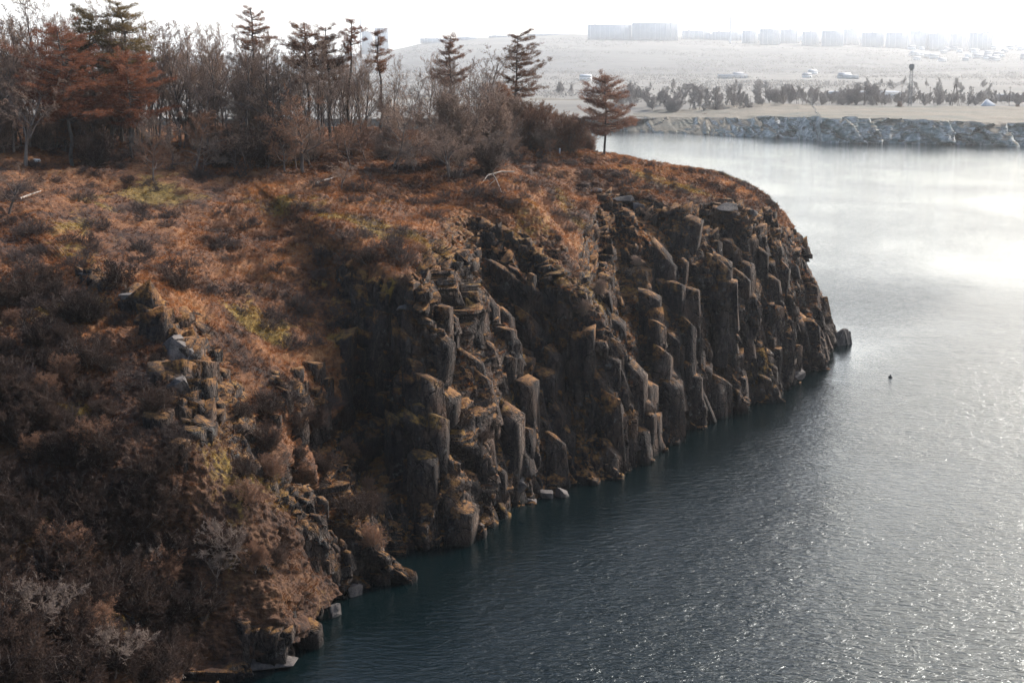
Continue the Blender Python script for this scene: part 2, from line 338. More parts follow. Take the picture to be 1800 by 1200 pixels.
# terrace effect in z on rock tops
zz = G2[..., 2]; q = cells(SV, LV * 6, 1.7, .8, 9)[0]
G2[..., 2] += rock * (q - .4) * .7 * sstep(1.1, 2.2, LV) * sstep(cl[15] - 2, cl[14] - 6, SV) + rock * fbm(X, Y, Z, .6, 3, 61) * .5 * sstep(.9, 1.5, LV)
G2[:, :10, 2] = np.minimum(G2[:, :10, 2], -.6)
idx = np.arange(NC * NR).reshape(NC, NR)
Q = np.stack([idx[:-1, :-1], idx[1:, :-1], idx[1:, 1:], idx[:-1, 1:]], -1).reshape(-1, 4)
me = mesh_np('hill', G2.reshape(-1, 3), [Q], M_TERR)
at_ = me.attributes.new('rock', 'FLOAT', 'POINT'); at_.data.foreach_set('value', rock.astype(np.float32).ravel())
hill = link('hill', me); tag(hill, kind='structure')
# coarse copy for placing things
k = 4; Gc = G2[::k, ::k]; nc, nr = Gc.shape[:2]; ic = np.arange(nc * nr).reshape(nc, nr)
Qc = np.stack([ic[:-1, :-1], ic[1:, :-1], ic[1:, 1:], ic[:-1, 1:]], -1).reshape(-1, 4)
BV = BVHTree.FromPolygons([tuple(v) for v in Gc.reshape(-1, 3)], [tuple(q) for q in Qc.tolist()])
rockc = rock[::k, ::k]; NN = normals(Gc); NN = NN if NN[nc // 2, nr - 20, 2] > 0 else -NN
def hit(px, py):
    for k_ in range(60):
        d = ray(px, py + k_ * 2).normalized(); r = BV.ray_cast(Vector((0, 0, H)), d, 600)
        if r[0]: return r[0], r[1]
    return None, None
def ground(x, y):
    r = BV.ray_cast(Vector((x, y, 80)), Vector((0, 0, -1)), 200); return r[0]
def hit_info(px, py):
    d = ray(px, py).normalized(); r = BV.ray_cast(Vector((0, 0, H)), d, 600)
    if not r[0]: return None
    f = r[2]; i, j = divmod(f, nr - 1); return r[0], r[1], rockc[i, j], i / nc, lv[min(j * k, NR - 1)]
NBLK, NT1, NT2, NT3, NT4, NTUFT = 3000, 85, 38, 38, 12, 170000
# ------------------------------------------------------------------ cliff blocks (angular slabs of the rock face)
def rock_block(rs, w, d, h, n=6, lean=.12):
    """irregular faceted prism, centred at origin, base at -h/2"""
    n = 4 if rs.random() < .85 else 5; an = np.sort(math.pi / 4 + np.arange(n) * 2 * math.pi / n + rs.uniform(-.16, .16, n)); rad = rs.uniform(1.05, 1.4, n)
    V = []
    rings = [(-.5, 1.0), (.15 * rs.uniform(-1, 1), rs.uniform(.97, 1.05)), (.46, rs.uniform(.86, 1.05))]
    tilt = rs.normal(0, .13 if h > 1.5 * w else .22, 2); sh = rs.uniform(-lean, lean, 2) * h
    for zf, f in rings:
        jit = rs.uniform(-.04, .04, (n, 3))
        for k in range(n):
            x = math.cos(an[k]) * rad[k] * w / 2 * f; y = math.sin(an[k]) * rad[k] * d / 2 * f
            V.append((x + sh[0] * zf + jit[k, 0] * w, y + sh[1] * zf + jit[k, 1] * d, zf * h + (x * tilt[0] + y * tilt[1]) * (2 if zf > .3 else .5) + jit[k, 2] * min(w, h)))
    V.append((sh[0] * .46 + rs.uniform(-.1, .1) * w, sh[1] * .46, .475 * h)); T, Q_ = [], []
    for r_ in (0, 1):
        for k in range(n):
            a, b = r_ * n + k, r_ * n + (k + 1) % n; Q_.append((a, b, b + n, a + n))
    for k in range(n): T.append((2 * n + k, 2 * n + (k + 1) % n, 3 * n))
    return np.array(V), Q_, T
blk = MB(); cand = []
fi = np.argwhere((rockc > .55)); rng.shuffle(fi)
nb = 0
for i, j in fi:
    L = LV[0, min(j * k, NR - 1)]
    if not (1.0 < L < 3.25) or (SV[min(i * k, NC - 1), 0] < cl[3] - 1 and rng.random() < .85): continue
    p = Gc[i, j]
    if p[1] > 232 or (p[0] > 34 and rng.random() < .6): continue
    n = NN[i, j]
    if abs(n[2]) > .8 and L < 2.6: continue
    kind = rng.random(); nxy = np.array([n[0], n[1], 0.]); nxy /= max(np.linalg.norm(nxy), 1e-6)
    if L > 2.8: wd, dp, hh, emb = rng.uniform(.8, 2.4), rng.uniform(.8, 1.8), rng.uniform(.35, .9), .3
    elif kind < .40 and L < 2.5 and abs(n[2]) < .5: wd = rng.uniform(1.0, 3.0); dp = rng.uniform(1.6, 2.8); hh = rng.uniform(4, 12); emb = rng.uniform(.36, .50)
    elif kind < .72 and abs(n[2]) < .62: wd = float(np.clip(math.exp(rng.normal(.1, .45)), .5, 2.8)); dp = wd * rng.uniform(.8, 1.3); hh = wd * math.exp(rng.normal(.6, .4)); emb = rng.uniform(.32, .48)
    else: wd = rng.uniform(.3, 1.0); dp = rng.uniform(.5, .9); hh = wd * rng.uniform(.6, 2.6); emb = rng.uniform(.2, .42)
    if SV[min(i * k, NC - 1), 0] < cl[6] + 1: hh = min(hh, 3.2 if rng.random() < .3 else 1.6); wd = min(wd, rng.uniform(.5, 1.3)); dp = min(dp, 1.2)
    if p[0] > 34: hh = min(hh, 4); wd = min(wd, 1.6); dp = min(dp, 1.6)
    V, Q_, T = rock_block(rng, dp, wd, hh, lean=.05)
    if L < 2.8: V[-5 if len(V) == 13 else -6:, 2] -= np.maximum(V[-5 if len(V) == 13 else -6:, 0], -dp * .2) * rng.uniform(.3, 1.1)      # broken tops slope outwards
    a = R(-17) + rng.normal(0, .13 if rng.random() < .7 else .45); ca, sa = math.cos(a), math.sin(a); Rm = np.array([[ca, -sa, 0], [sa, ca, 0], [0, 0, 1]])
    ly = rng.normal(.03, .045 if hh > 3 else .14); Rl = np.array([[1, 0, 0], [0, math.cos(ly), -math.sin(ly)], [0, math.sin(ly), math.cos(ly)]])
    V = V @ Rl.T @ Rm.T; up = np.array([0, 0, 1.]) - n * n[2]; up /= max(np.linalg.norm(up), 1e-6); bat = np.clip(np.dot(up, -nxy) / max(up[2], .3), 0, .45) if L < 2.8 else 0
    V = V - nxy[None] * (V[:, 2:3] * bat) + p - nxy * max(dp, wd * .7) * emb - np.array([0, 0, hh * .12])
    blk.add(V, Q_, T); nb += 1
    if nb >= NBLK: break
for px, py, hh, wd, dp in [(826, 425, 5, 1.5, 2.4), (826, 520, 7, 1.3, 2.4), (822, 650, 8, 1.6, 2.2), (868, 445, 6, 1.3, 2.0), (884, 560, 7, 1.2, 2.0), (738, 560, 7, 2.6, 2.2), (776, 575, 6, 1.9, 2.2), (642, 480, 5, 1.6, 2.0), (676, 520, 5, 1.2, 1.6),
        (780, 650, 6, 1.4, 1.6), (856, 700, 7, 1.2, 1.8), (905, 640, 8, 1.6, 2), (935, 470, 4, 1.5, 2), (800, 820, 8, 1.6, 1.8), (775, 760, 5, 2.2, 2), (850, 800, 6, 1.2, 1.6), (1140, 470, 6, 1.6, 2), (1330, 400, 6, 2.2, 2.4), (1270, 400, 5, 1.8, 2),
        (1180, 520, 7, 1.8, 2), (1240, 560, 6, 1.6, 2), (600, 640, 5, 1.3, 1.6), (560, 700, 4, 1.6, 1.8), (520, 690, 4, 1.8, 1.8), (630, 880, 4, 1, 1.4), (545, 1105, 2.5, 1.4, 1.8), (430, 1110, 3.5, 1.6, 1.6), (350, 1090, 4, 1.2, 1.4)]:
    q_ = hit(px, py)[0]
    if q_ is None: continue
    V, Q_, T = rock_block(rng, dp, wd, hh, lean=.05); a = R(-17) + rng.normal(0, .08); ca, sa = math.cos(a), math.sin(a)
    V = V @ np.array([[ca, -sa, 0], [sa, ca, 0], [0, 0, 1]]).T + np.array(q_) + np.array([-.2, .45, -hh * .42]); blk.add(V, Q_, T)
def outcrop(poly, n, smin, smax, tall=1.6):
    for _ in range(n):
        k_ = rng.integers(0, len(poly) - 1); f_ = rng.random(); a_, b_ = poly[k_], poly[k_ + 1]
        px = a_[0] + (b_[0] - a_[0]) * f_ + rng.normal() * a_[2]; py = a_[1] + (b_[1] - a_[1]) * f_ + rng.normal() * a_[2]
        q_ = hit(px, py)[0]
        if q_ is None: continue
        wd = rng.uniform(smin, smax); hh = wd * rng.uniform(.5, tall); V, Q_, T = rock_block(rng, wd * rng.uniform(.7, 1.2), wd, hh, lean=.15)
        a = R(-17) + rng.normal(0, .25); ca, sa = math.cos(a), math.sin(a)
        blk.add(V @ np.array([[ca, -sa, 0], [sa, ca, 0], [0, 0, 1]]).T + np.array(q_) + np.array([-.1, .2, -hh * .25]), Q_, T)
outcrop([(150, 478, 6), (232, 525, 10), (275, 570, 12), (330, 610, 16), (350, 660, 18)], 70, .5, 2.0, 1.3)
outcrop([(240, 530, 8), (290, 590, 8), (330, 620, 12), (345, 690, 12)], 22, 1.4, 2.9, 1.2)
outcrop([(320, 640, 18), (330, 700, 20), (345, 760, 18)], 44, .6, 2.4, 2.2)
outcrop([(480, 680, 22), (545, 660, 20), (560, 740, 25), (520, 720, 20)], 40, .5, 1.8, 2.4)
outcrop([(610, 480, 14), (640, 540, 24), (680, 600, 30), (660, 700, 24), (690, 800, 20)], 90, .6, 2.2, 3.0)
outcrop([(1040, 345, 10), (1100, 352, 12), (1160, 372, 10)], 34, .5, 1.9, .8)
outcrop([(1250, 358, 9), (1320, 372, 9), (1370, 380, 8)], 24, .5, 1.8, 1.)
outcrop([(820, 410, 8), (900, 425, 10), (990, 450, 8)], 26, .5, 1.5, .9)
outcrop([(505, 1130, 12), (430, 1120, 16)], 22, .5, 1.5, 2.4)
outcrop([(560, 1090, 8), (640, 1035, 8), (690, 1000, 6)], 26, .4, 1.3, 1.1)
outcrop([(700, 975, 6), (840, 940, 5), (900, 900, 5), (1000, 862, 5), (1100, 835, 4), (1170, 790, 4), (1240, 748, 4), (1330, 716, 3), (1400, 680, 3)], 230, .2, 1.1, .8)
outcrop([(190, 1010, 10), (230, 1080, 20), (300, 1060, 15)], 16, .5, 1.5, 2.)
me = blk.mesh('cliff', M_TERR); a_ = me.attributes.new('rock', 'FLOAT', 'POINT'); a_.data.foreach_set('value', np.ones(len(me.vertices), np.float32))
tag(link('cliff', me), kind='structure')

# ------------------------------------------------------------------ vegetation prototypes
def nrm(v): return v / max(np.linalg.norm(v), 1e-9)
def perp(d, r):
    a = r.normal(size=3); a -= d * a.dot(d); return nrm(a)
def grow(r, segs, p, d, L, rad, lev, prm):
    n = prm['n'][lev]; mx = len(prm['n']) - 1; q0 = p.copy(); st = L / n
    for i in range(n):
        d = nrm(d + r.normal(size=3) * prm['wob'][lev] + np.array([0, 0, prm['up'][lev]]))
        q = q0 + d * st; ra = rad * (1 - .75 * i / n); rb = rad * (1 - .75 * (i + 1) / n)
        segs.append((lev, q0, q, ra, rb)); q0 = q
        if lev < mx and (i + 1) / n > prm['bare'][lev]:
            c = prm['k'][lev]; c = int(c) + (r.random() < c - int(c))
            for _ in range(c):
                a = R(r.uniform(*prm['ang'][lev])); dd = nrm(d * math.cos(a) + perp(d, r) * math.sin(a))
                f = 1 - .55 * (i + 1) / n
                grow(r, segs, q, dd, L * r.uniform(*prm['len'][lev]) * f, max(rb * .62, .006), lev + 1, prm)
def tree_meshes(name, seed, prm, h=12., r0=.17, lean=.05, stems=1, spread=.0, twig_r=.012):
    r = np.random.default_rng(seed); segs = []
    for s_ in range(stems):
        d = nrm(np.array([r.normal() * lean, r.normal() * lean, 1.]) + (perp(np.array([0, 0, 1.]), r) * spread if stems > 1 else 0))
        grow(r, segs, np.array([r.normal() * .2 * (stems > 1), r.normal() * .2 * (stems > 1), -.4]), d, h * prm['hf'] * r.uniform(.85, 1), r0, 0, prm)
    top = max(s_[2][2] for s_ in segs); f = h / top
    tr, cr = MB(), MB()
    for part, sel, n in ((tr, lambda l: l <= 1, 5), (cr, lambda l: l > 1, 3)):
        ss = [s_ for s_ in segs if sel(s_[0])]
        A = np.array([s_[1] for s_ in ss]) * f; B = np.array([s_[2] for s_ in ss]) * f
        ra = np.maximum([s_[3] for s_ in ss], twig_r); rb = np.maximum([s_[4] for s_ in ss], twig_r * .8)
        part.segs(A, B, ra, rb, n)
    return tr, cr
TALL = dict(hf=.95, n=[8, 5, 4, 3, 2], wob=[.07, .13, .18, .2, .2], up=[.02, .09, .06, .05, 0], bare=[.28, .2, .1, 0], k=[2.2, 1.5, 1.7, 1.8], ang=[(22, 48), (25, 55), (25, 60), (25, 60)], len=[(.38, .6), (.4, .62), (.4, .65), (.4, .7)])
WIDE = dict(hf=.7, n=[5, 6, 5, 3, 2], wob=[.1, .16, .2, .2, .2], up=[.0, .04, .03, .03, 0], bare=[.3, .25, .1, 0], k=[3.0, 1.5, 1.7, 1.8], ang=[(40, 70), (30, 60), (30, 60), (25, 60)], len=[(.75, 1.05), (.4, .6), (.4, .6), (.4, .7)])
BUSH = dict(hf=.85, n=[6, 5, 4, 3], wob=[.1, .16, .2, .2], up=[.05, .06, .04, 0], bare=[.15, .1, 0], k=[2.0, 1.7, 1.8], ang=[(20, 50), (25, 60), (25, 60)], len=[(.4, .65), (.4, .65), (.45, .75)])
protos = {}
def proto(key, name, seed, prm, mats, **kw):
    tr, cr = tree_meshes(name, seed, prm, **kw); protos.setdefault(key, []).append((tr.mesh('trunk', mats[0], True), cr.mesh('crown', mats[1]), kw.get('h', 12.)))
SPARSE = dict(TALL); SPARSE['k'] = [2.0, 1.35, 1.4, 1.3]; SPARSE['ang'] = [(15, 38), (20, 45), (25, 50), (25, 55)]
for s_ in range(5): proto('tall', 'tall', 100 + s_, TALL, (M_BARK, M_TWIG), h=12., r0=.15, lean=.09)
for s_ in range(5): proto('sparse', 'sparse', 150 + s_, SPARSE, (M_BARK, M_TWIG), h=14., r0=.13, lean=.1, twig_r=.014)
for s_ in range(4): proto('wide', 'wide', 200 + s_, WIDE, (M_BARK, M_TWIG), h=7., r0=.15, lean=.12)
for s_ in range(2): proto('wide_o', 'wide', 220 + s_, WIDE, (M_BARK, M_TWIG_O), h=7., r0=.15, lean=.12)
for s_ in range(2): proto('pale', 'wide', 240 + s_, WIDE, (M_TWIG_L, M_TWIG_L), h=5., r0=.10, lean=.15)
for s_ in range(3): proto('multi_b', 'multi', 350 + s_, BUSH, (M_BARK, M_TWIG_B), h=3., r0=.035, stems=10, spread=.5, lean=.1, twig_r=.010)
for s_ in range(4): proto('multi', 'multi', 300 + s_, BUSH, (M_BARK, M_TWIG), h=5., r0=.05, stems=9, spread=.35, lean=.1)
for s_ in range(2): proto('multi_o', 'multi', 320 + s_, BUSH, (M_BARK, M_TWIG_O), h=4., r0=.04, stems=9, spread=.4, lean=.1)
def put_tree(key, loc, h, label, group=None, name='bare_tree', cat='tree', rz=None, wf=1.0):
    tm, cm, h0 = random.choice(protos[key]); s = h / h0
    e = empty(name, loc, label, cat, group, rz if rz is not None else random.uniform(0, 6.3), (s * wf, s * wf, s))
    link('trunk', tm, e); link('crown', cm, e); return e
# low round shrubs: one mesh each
def shrub_mesh(seed, mat, stems=46, h=1.3, w=1.1, tw=5, r=.011):
    g = np.random.default_rng(seed); A, B = [], []
    for _ in range(stems):
        th = g.uniform(0, 6.28); el = math.acos(g.uniform(.12, 1)); d = np.array([math.cos(th) * math.sin(el) * w, math.sin(th) * math.sin(el) * w, math.cos(el) * h])
        L = g.uniform(.55, 1); p0 = np.array([g.normal() * .12, g.normal() * .12, -.15]); p1 = p0 + d * L * .5 + g.normal(size=3) * .06; p2 = p1 + d * L * .5 + g.normal(size=3) * .1
        A += [p0, p1]; B += [p1, p2]
        for _ in range(tw):
            t = g.uniform(.1, 1); q = p1 + (p2 - p1) * t; e = q + nrm(d + g.normal(size=3) * .7) * g.uniform(.15, .4); A.append(q); B.append(e)
            for _ in range(2): m = q + (e - q) * g.uniform(.3, 1); A.append(m); B.append(m + nrm(e - q + g.normal(size=3) * .3) * g.uniform(.1, .22))
    mb = MB(); mb.segs(A, B, r, r * .7, 3); return mb.mesh('shrub', mat)
M_SHR = mat_plain('shrub_twigs', (.030, .021, .019), (.085, .058, .048), .5)
SHR = [shrub_mesh(400 + i, M_SHR, stems=[46, 60, 36][i % 3], h=[1.1, 1.4, .8][i % 3], w=[1.1, 1.2, 1.3][i % 3]) for i in range(5)]
SHR_O = [shrub_mesh(420 + i, M_TWIG_O, h=.8, w=1.1) for i in range(3)]
def put_shrub(meshes, loc, s, label, group, name='shrub'):
    o = link(name, random.choice(meshes)); o.location = loc; o.rotation_euler = (0, 0, random.uniform(0, 6.3)); o.scale = (s * random.uniform(.9, 1.3), s * random.uniform(.9, 1.3), s * random.uniform(.8, 1.1))
    return tag(o, label, 'shrub', group)

# ------------------------------------------------------------------ pines
def pine(name, px, py, ytop, label, mat, seed, wleft=.3, wright=.3, cb=.35, dens=1., z=None, dist=None, group=None, shape=1., yb=None, gap=.0):
    """base at pixel (px,py); crown half widths as a share of the height; cb = crown base share"""
    g = np.random.default_rng(seed)
    base = hit(px, py)[0] if dist is None else At(px, py, dist)
    if dist is not None: base = ground(base.x, base.y)
    b = pix(base)[1]; t = (base - Vector((0, 0, H))).length; h = (b - ytop) / F * t
    e = empty(name, base, label, 'pine tree', group)
    tr, cr = MB(), MB(); P0, n = np.array([0, 0, -.4]), 10; pts = [P0]
    for i in range(n): pts.append(pts[-1] + np.array([g.normal() * .012 * h, g.normal() * .012 * h, (h + .4) / n]))
    pts = np.array(pts); rr = np.linspace(.017 * h, .004 * h, n + 1); tr.segs(pts[:-1], pts[1:], rr[:-1], rr[1:], 7)
    zs = np.arange(cb, .985, .042 / dens); A, B, ra, CL = [], [], [], []
    for zf in zs:
        zf0 = zf
        if g.random() < gap: continue
        pc = np.array([np.interp(zf * h, pts[:, 2], pts[:, k_]) for k_ in range(3)])
        prof = (1 - (zf - cb) / (1 - cb)) ** (.75 * shape) * .85 + .16
        if zf < cb + .12: prof *= .8
        for _ in range(g.integers(3, 6)):
            zf = float(np.clip(zf0 + g.normal() * .036, cb - .02, .985)); pc = np.array([np.interp(zf * h, pts[:, 2], pts[:, k_]) for k_ in range(3)])
            th = g.uniform(0, 6.28); wd = (wright if math.cos(th) > 0 else wleft) * abs(math.cos(th)) + .5 * (wleft + wright) * abs(math.sin(th))
            L = wd * h * prof * g.uniform(.45, 1.12); d = np.array([math.cos(th), math.sin(th), g.uniform(-.15, .5) + .35 * max(0, zf - .75)])
            m = pc + d * L * .5 - [0, 0, .02 * L]; q = pc + d * L + np.array([0, 0, .06 * L])
            A += [pc, m]; B += [m, q]; ra += [max(.006 * h * prof + .012, .02), .02]
            ns = max(4, int(L * 5.5))
            for s_ in range(ns):
                t_ = g.uniform(.2, 1.03); c = (m + (q - m) * (t_ * 2 - 1)) if t_ > .5 else (pc + (m - pc) * t_ * 2)
                side = np.array([-d[1], d[0], 0]) * g.uniform(-1, 1) * .30 * L * (1.15 - t_ * .6); c2 = c + side + np.array([0, 0, g.uniform(0, .12)])
                if g.random() < .5: A.append(c); B.append(c2); ra.append(.012)
                CL.append((c2, nrm(d + side * .3)))
    if len(A): tr.segs(A, B, ra, np.array(ra) * .6, 4)
    V, T = [], []
    for c, d in CL:
        k_ = 22
        a = g.normal(size=(k_, 3)); a[:, 2] = np.abs(a[:, 2]) * .8 + .15; a = a / np.linalg.norm(a, axis=1, keepdims=True); a = a + d * .5
        o = c + g.normal(size=(k_, 3)) * [.17, .17, .12]; L = g.uniform(.16, .32, (k_, 1)); s1 = np.cross(a, g.normal(size=(k_, 3))); s1 /= np.linalg.norm(s1, axis=1, keepdims=True)
        V.append(np.stack([o - s1 * .028, o + s1 * .028, o + a * L], 1).reshape(-1, 3))
    V = np.concatenate(V); cr.add(V, None, np.arange(len(V)).reshape(-1, 3))
    link('trunk', tr.mesh('trunk', M_BARKG, True), e); link('crown', cr.mesh('crown', mat), e); return e
pine('pine_tree', 1062, 266, 137, 'lone rust-brown pine standing at the seaward end of the headland trees', M_NEED_B, 1, .44, .40, .24, 1.15)
pine('pine_tree', 903, 238, 68, 'tall thin one-sided pine with open branches, second from the headland point', M_NEED_D, 2, .16, .36, .26, .9, shape=.7)
pine('pine_tree', 795, 245, 70, 'narrow rust-topped pine rising above the bare trees beside a leafless skyline tree', M_NEED_B, 3, .2, .26, .5, 1.0, shape=.8)
pine('pine_tree', 127, 290, 72, 'large rust-red pine with bare grey lower trunk at the left of the slope', M_NEED_R, 4, .40, .33, .33, 1.3, shape=.55)
pine('pine_tree', 233, 276, 108, 'orange-red pine with pale lit trunk and a long low branch reaching right', M_NEED_R, 5, .28, .46, .30, 1.25, shape=.55)
pine('pine_tree', 165, 262, 40, 'olive-green wide pine rising behind the large rust-red pine', M_NEED_G, 6, .2, .36, .55, 1.2, shape=.4)
pine('pine_tree', 232, 255, 24, 'olive-brown pine with a ragged tip on the skyline behind the orange-red pine', M_NEED_G, 7, .20, .22, .6, 1.1, shape=.7)
pine('pine_tree', 462, 262, 26, 'dark brown pine tip standing highest on the skyline among bare trees', M_NEED_D, 8, .14, .16, .72, 1., shape=.6)
pine('pine_tree', 548, 262, 55, 'broad dark brown pine, left one of the close pair on the skyline', M_NEED_D, 9, .2, .18, .55, 1.25, shape=.4)
pine('pine_tree', 585, 262, 60, 'dark brown pine, right one of the close pair on the skyline', M_NEED_D, 10, .14, .2, .6, 1.2, shape=.5)
pine('pine_tree', 610, 258, 45, 'slim pine with a pointed rusty top just right of the dark pair', M_NEED_R, 11, .12, .14, .72, 1., shape=.8)
pine('pine_tree', 668, 255, 64, 'small sparse dark-tipped pine between the pointed one and the far tower blocks', M_NEED_D, 12, .14, .14, .66, .8, shape=.7)
0 and pine('pine_tree', 735, 252, 95, 'low bushy rust-tinged pine half hidden in the thicket', M_NEED_B, 13, .16, .18, .5, .8, shape=.8)
pine('pine_tree', 880, 248, 150, 'short leaning rusty pine just left of the tall one-sided pine', M_NEED_D, 14, .22, .22, .35, .9, shape=.8)

# ------------------------------------------------------------------ the wood on the plateau
ytop = lambda px: np.interp(px, [0, 60, 200, 330, 450, 560, 640, 720, 800, 850, 900, 960, 1010, 1050, 1090], [8, 5, 30, 35, 50, 60, 78, 96, 92, 98, 150, 175, 205, 225, 238])
ybase = lambda px: np.interp(px, [0, 130, 230, 330, 500, 700, 800, 900, 1000, 1100], [268, 262, 258, 270, 285, 280, 285, 268, 268, 262])
def wood(n, keys, label, group, lo, hi, pxr, name='bare_tree', top_f=(.0, .45), wf=1.0, ymin=6, only=None):
    done = 0; tries = 0
    while done < n and tries < n * 40:
        tries += 1; px = random.uniform(*pxr); yb = ybase(px) - random.uniform(lo, hi)
        q = hit(px, yb)[0]
        if q is None: continue
        x, y = q.x, q.y
        if random.random() < .0: continue
        b = pix(q)[1]; t = (q - Vector((0, 0, H))).length; yt = ytop(px); f = random.uniform(*top_f) ** 1.3 if top_f[0] >= 0 else -random.uniform(0, .12)
        h = (b - (yt + f * (b - yt))) / F * t; h = min(h, 16)
        if h < 1.6: continue
        put_tree(random.choice(keys), (x, y, q.z - .1), h, label, group, name, wf=wf); done += 1
L1 = 'bare grey-brown tree in the dense leafless wood along the skyline'
wood(NT1, ['tall', 'sparse', 'sparse'], L1, 'bare trees of the plateau wood', 4, 34, (-60, 880), top_f=(.08, .5))
wood(46, ['sparse'], 'slender bare tree whose thin branches stand clear against the white sky', 'slender trees on the skyline', 8, 40, (-30, 860), top_f=(0, .12))
wood(NT2, ['wide', 'tall', 'multi'], 'shorter bare tree in the lower storey of the leafless wood', 'lower bare trees of the plateau wood', -4, 20, (-40, 980), top_f=(.3, .68))
wood(NT3, ['multi', 'multi', 'multi_o'], 'brown many-stemmed bush packed in the thicket behind the lone pine', 'bushes of the headland thicket', 0, 18, (880, 1045), 'thicket_bush', top_f=(.05, .55), wf=1.05)
wood(NT4, ['multi', 'multi', 'multi_o', 'wide_o'], 'brown leafless bush at the lower edge of the plateau wood', 'bushes along the edge of the wood', -14, 8, (-20, 900), 'thicket_bush', top_f=(.6, .88), wf=1.2)
wood(26, ['wide', 'pale', 'multi_b', 'wide_o'], 'x', 'small trees scattered below the wood', -34, -6, (150, 980), 'small_bare_tree', top_f=(.66, .86), wf=1.1)
def single(key, px, py, yt, label, name='bare_tree', wf=1., cat='tree', rz=None):
    q = hit(px, py)[0]; b = pix(q)[1]; t = (q - Vector((0, 0, H))).length
    return put_tree(key, (q.x, q.y, q.z - .1), (b - yt) / F * t, label, None, name, cat, rz, wf)
single('wide_o', 533, 303, 150, 'spreading bare tree with a flat orange-tinted crown at the edge of the wood', wf=1.15)
single('wide', 690, 292, 178, 'dark rounded bare tree beside a yellow-green grass patch', wf=1.2)
single('wide', 790, 312, 215, 'small dark bare tree standing in front of the wood above the fallen trunk', wf=1.1)
single('pale', 853, 295, 228, 'pale-twigged spreading tree catching the sun above the fallen trunk', wf=1.4)
single('wide', 45, 292, 130, 'dark-trunked bare tree at the far left edge of the wood', wf=1.1)
single('wide_o', 270, 318, 228, 'small thin rust-twigged tree standing alone on the slope below the orange-red pine', wf=.9)
single('pale', 340, 262, 150, 'pale dead tree with crooked bare limbs inside the wood', wf=1.0)
single('tall', 850, 262, 78, 'tall slender leafless tree on the skyline between two pines', wf=1.15)
single('tall', 98, 262, -14, 'tall forked bare tree reaching the top of the picture at left', wf=.9)
single('tall', 193, 255, -6, 'tall straight bare tree above the olive pine', wf=.8)
single('tall', 930, 262, 180, 'small bare tree under the one-sided pine', wf=1.)
single('wide', 1215, 292, 262, 'little dry bush on the rim of the headland above the water', 'thicket_bush', cat='shrub') if False else None
single('wide', 15, 372, 288, 'grey bare bush leaning in from the left edge of the slope', 'thicket_bush', 1.5, 'shrub')
single('wide', 600, 335, 282, 'small dark bush beside the pale cut log', 'thicket_bush', 1.3, 'shrub')
# bushes on the dark near slope and in the gullies
def near_bushes(n, keys, box, hr, label, group, wf=1.3):
    c = 0; tries = 0
    while c < n and tries < n * 30:
        tries += 1; px, py = random.uniform(box[0], box[2]), random.uniform(box[1], box[3]); r_ = hit_info(px, py)
        if r_ is None or r_[0].z < 1.2 or r_[1].z < .25: continue
        if box[3] > 1000 and box[0] < 0 and px > 330 and random.random() < .4: continue
        if px > 650 * 1.0 and r_[2] > .8 and random.random() < .6: continue
        if 195 < px < 400 and 510 < py < 800 and random.random() < .9: continue
        q = r_[0]; put_tree(random.choice(keys), (q.x, q.y, q.z - .15), random.uniform(*hr), label, group, 'leafless_bush', 'shrub', wf=wf); c += 1
near_bushes(74, ['multi_b'] * 6 + ['multi_o'], (-30, 500, 330, 900), (1.2, 2.8), 'dark leafless bush in the shaded hollow left of the rocky ridge', 'bushes in the shaded hollow')
near_bushes(66, ['multi_b'] * 9 + ['multi_o'], (-30, 900, 420, 1230), (1.8, 3.3), 'tangled brown bush on the near slope above the water', 'bushes on the near slope')
near_bushes(26, ['multi_b', 'multi_b', 'multi_o'], (420, 700, 680, 1000), (1.2, 2.6), 'brown twiggy bush in the gully right of the rocky ridge', 'bushes in the gully')
near_bushes(14, ['multi_b'], (600, 440, 960, 900), (1.0, 1.9), 'small dark bush clinging to the cliff face', 'bushes on the cliff face')
near_bushes(9, ['multi'], (1020, 370, 1180, 650), (1.2, 2.2), 'grey bush growing from a ledge of the far cliff', 'bushes on the cliff ledges')
for a in [(490, 850, 790, 'pale crooked dead bush on the crest of the near ridge'), (430, 985, 900, 'pale many-branched dead tree leaning over the near shore slope'), (60, 1130, 1010, 'pale dead bush with fanned branches near the lower left corner'),
          (200, 1190, 1090, 'pinkish-grey dead bush at the bottom edge'), (690, 905, 862, 'rusty dead bush on top of a rock pillar by the water'), (290, 1010, 940, 'pale thin dead bush below the orange rock'), (380, 1030, 960, 'grey dead bush beside the shore boulders')]:
    single('pale', a[0], a[1], a[2], a[3], 'dead_bush', 1.1, 'shrub')
def shrubs(n, meshes, box, sr, label, group, name='shrub', rk=.5, nzm=.5):
    c = 0; tries = 0
    while c < n and tries < n * 40:
        tries += 1; px, py = random.uniform(box[0], box[2]), random.uniform(box[1], box[3]); r_ = hit_info(px, py)
        if r_ is None or r_[2] > rk or r_[1].z < nzm or r_[0].y > 235: continue
        if py < ybase(px) - 6: continue
        put_shrub(meshes, r_[0], random.uniform(*sr), label, group, name); c += 1
shrubs(95, SHR, (-20, 290, 760, 480), (.55, 1.25), 'low dark twiggy shrub on the sunlit russet slope', 'low shrubs on the sunlit slope')
shrubs(60, SHR, (0, 440, 640, 800), (.6, 1.3), 'low dark shrub on the lower slope beside the rocky ridge', 'low shrubs on the lower slope')
shrubs(60, SHR, (760, 270, 1100, 440), (.4, .95), 'low dark shrub near the brink of the cliffs', 'low shrubs near the brink')
shrubs(42, SHR, (1080, 255, 1400, 380), (.35, .8), 'small dry shrub on the bare end of the headland', 'small shrubs at the end of the headland')
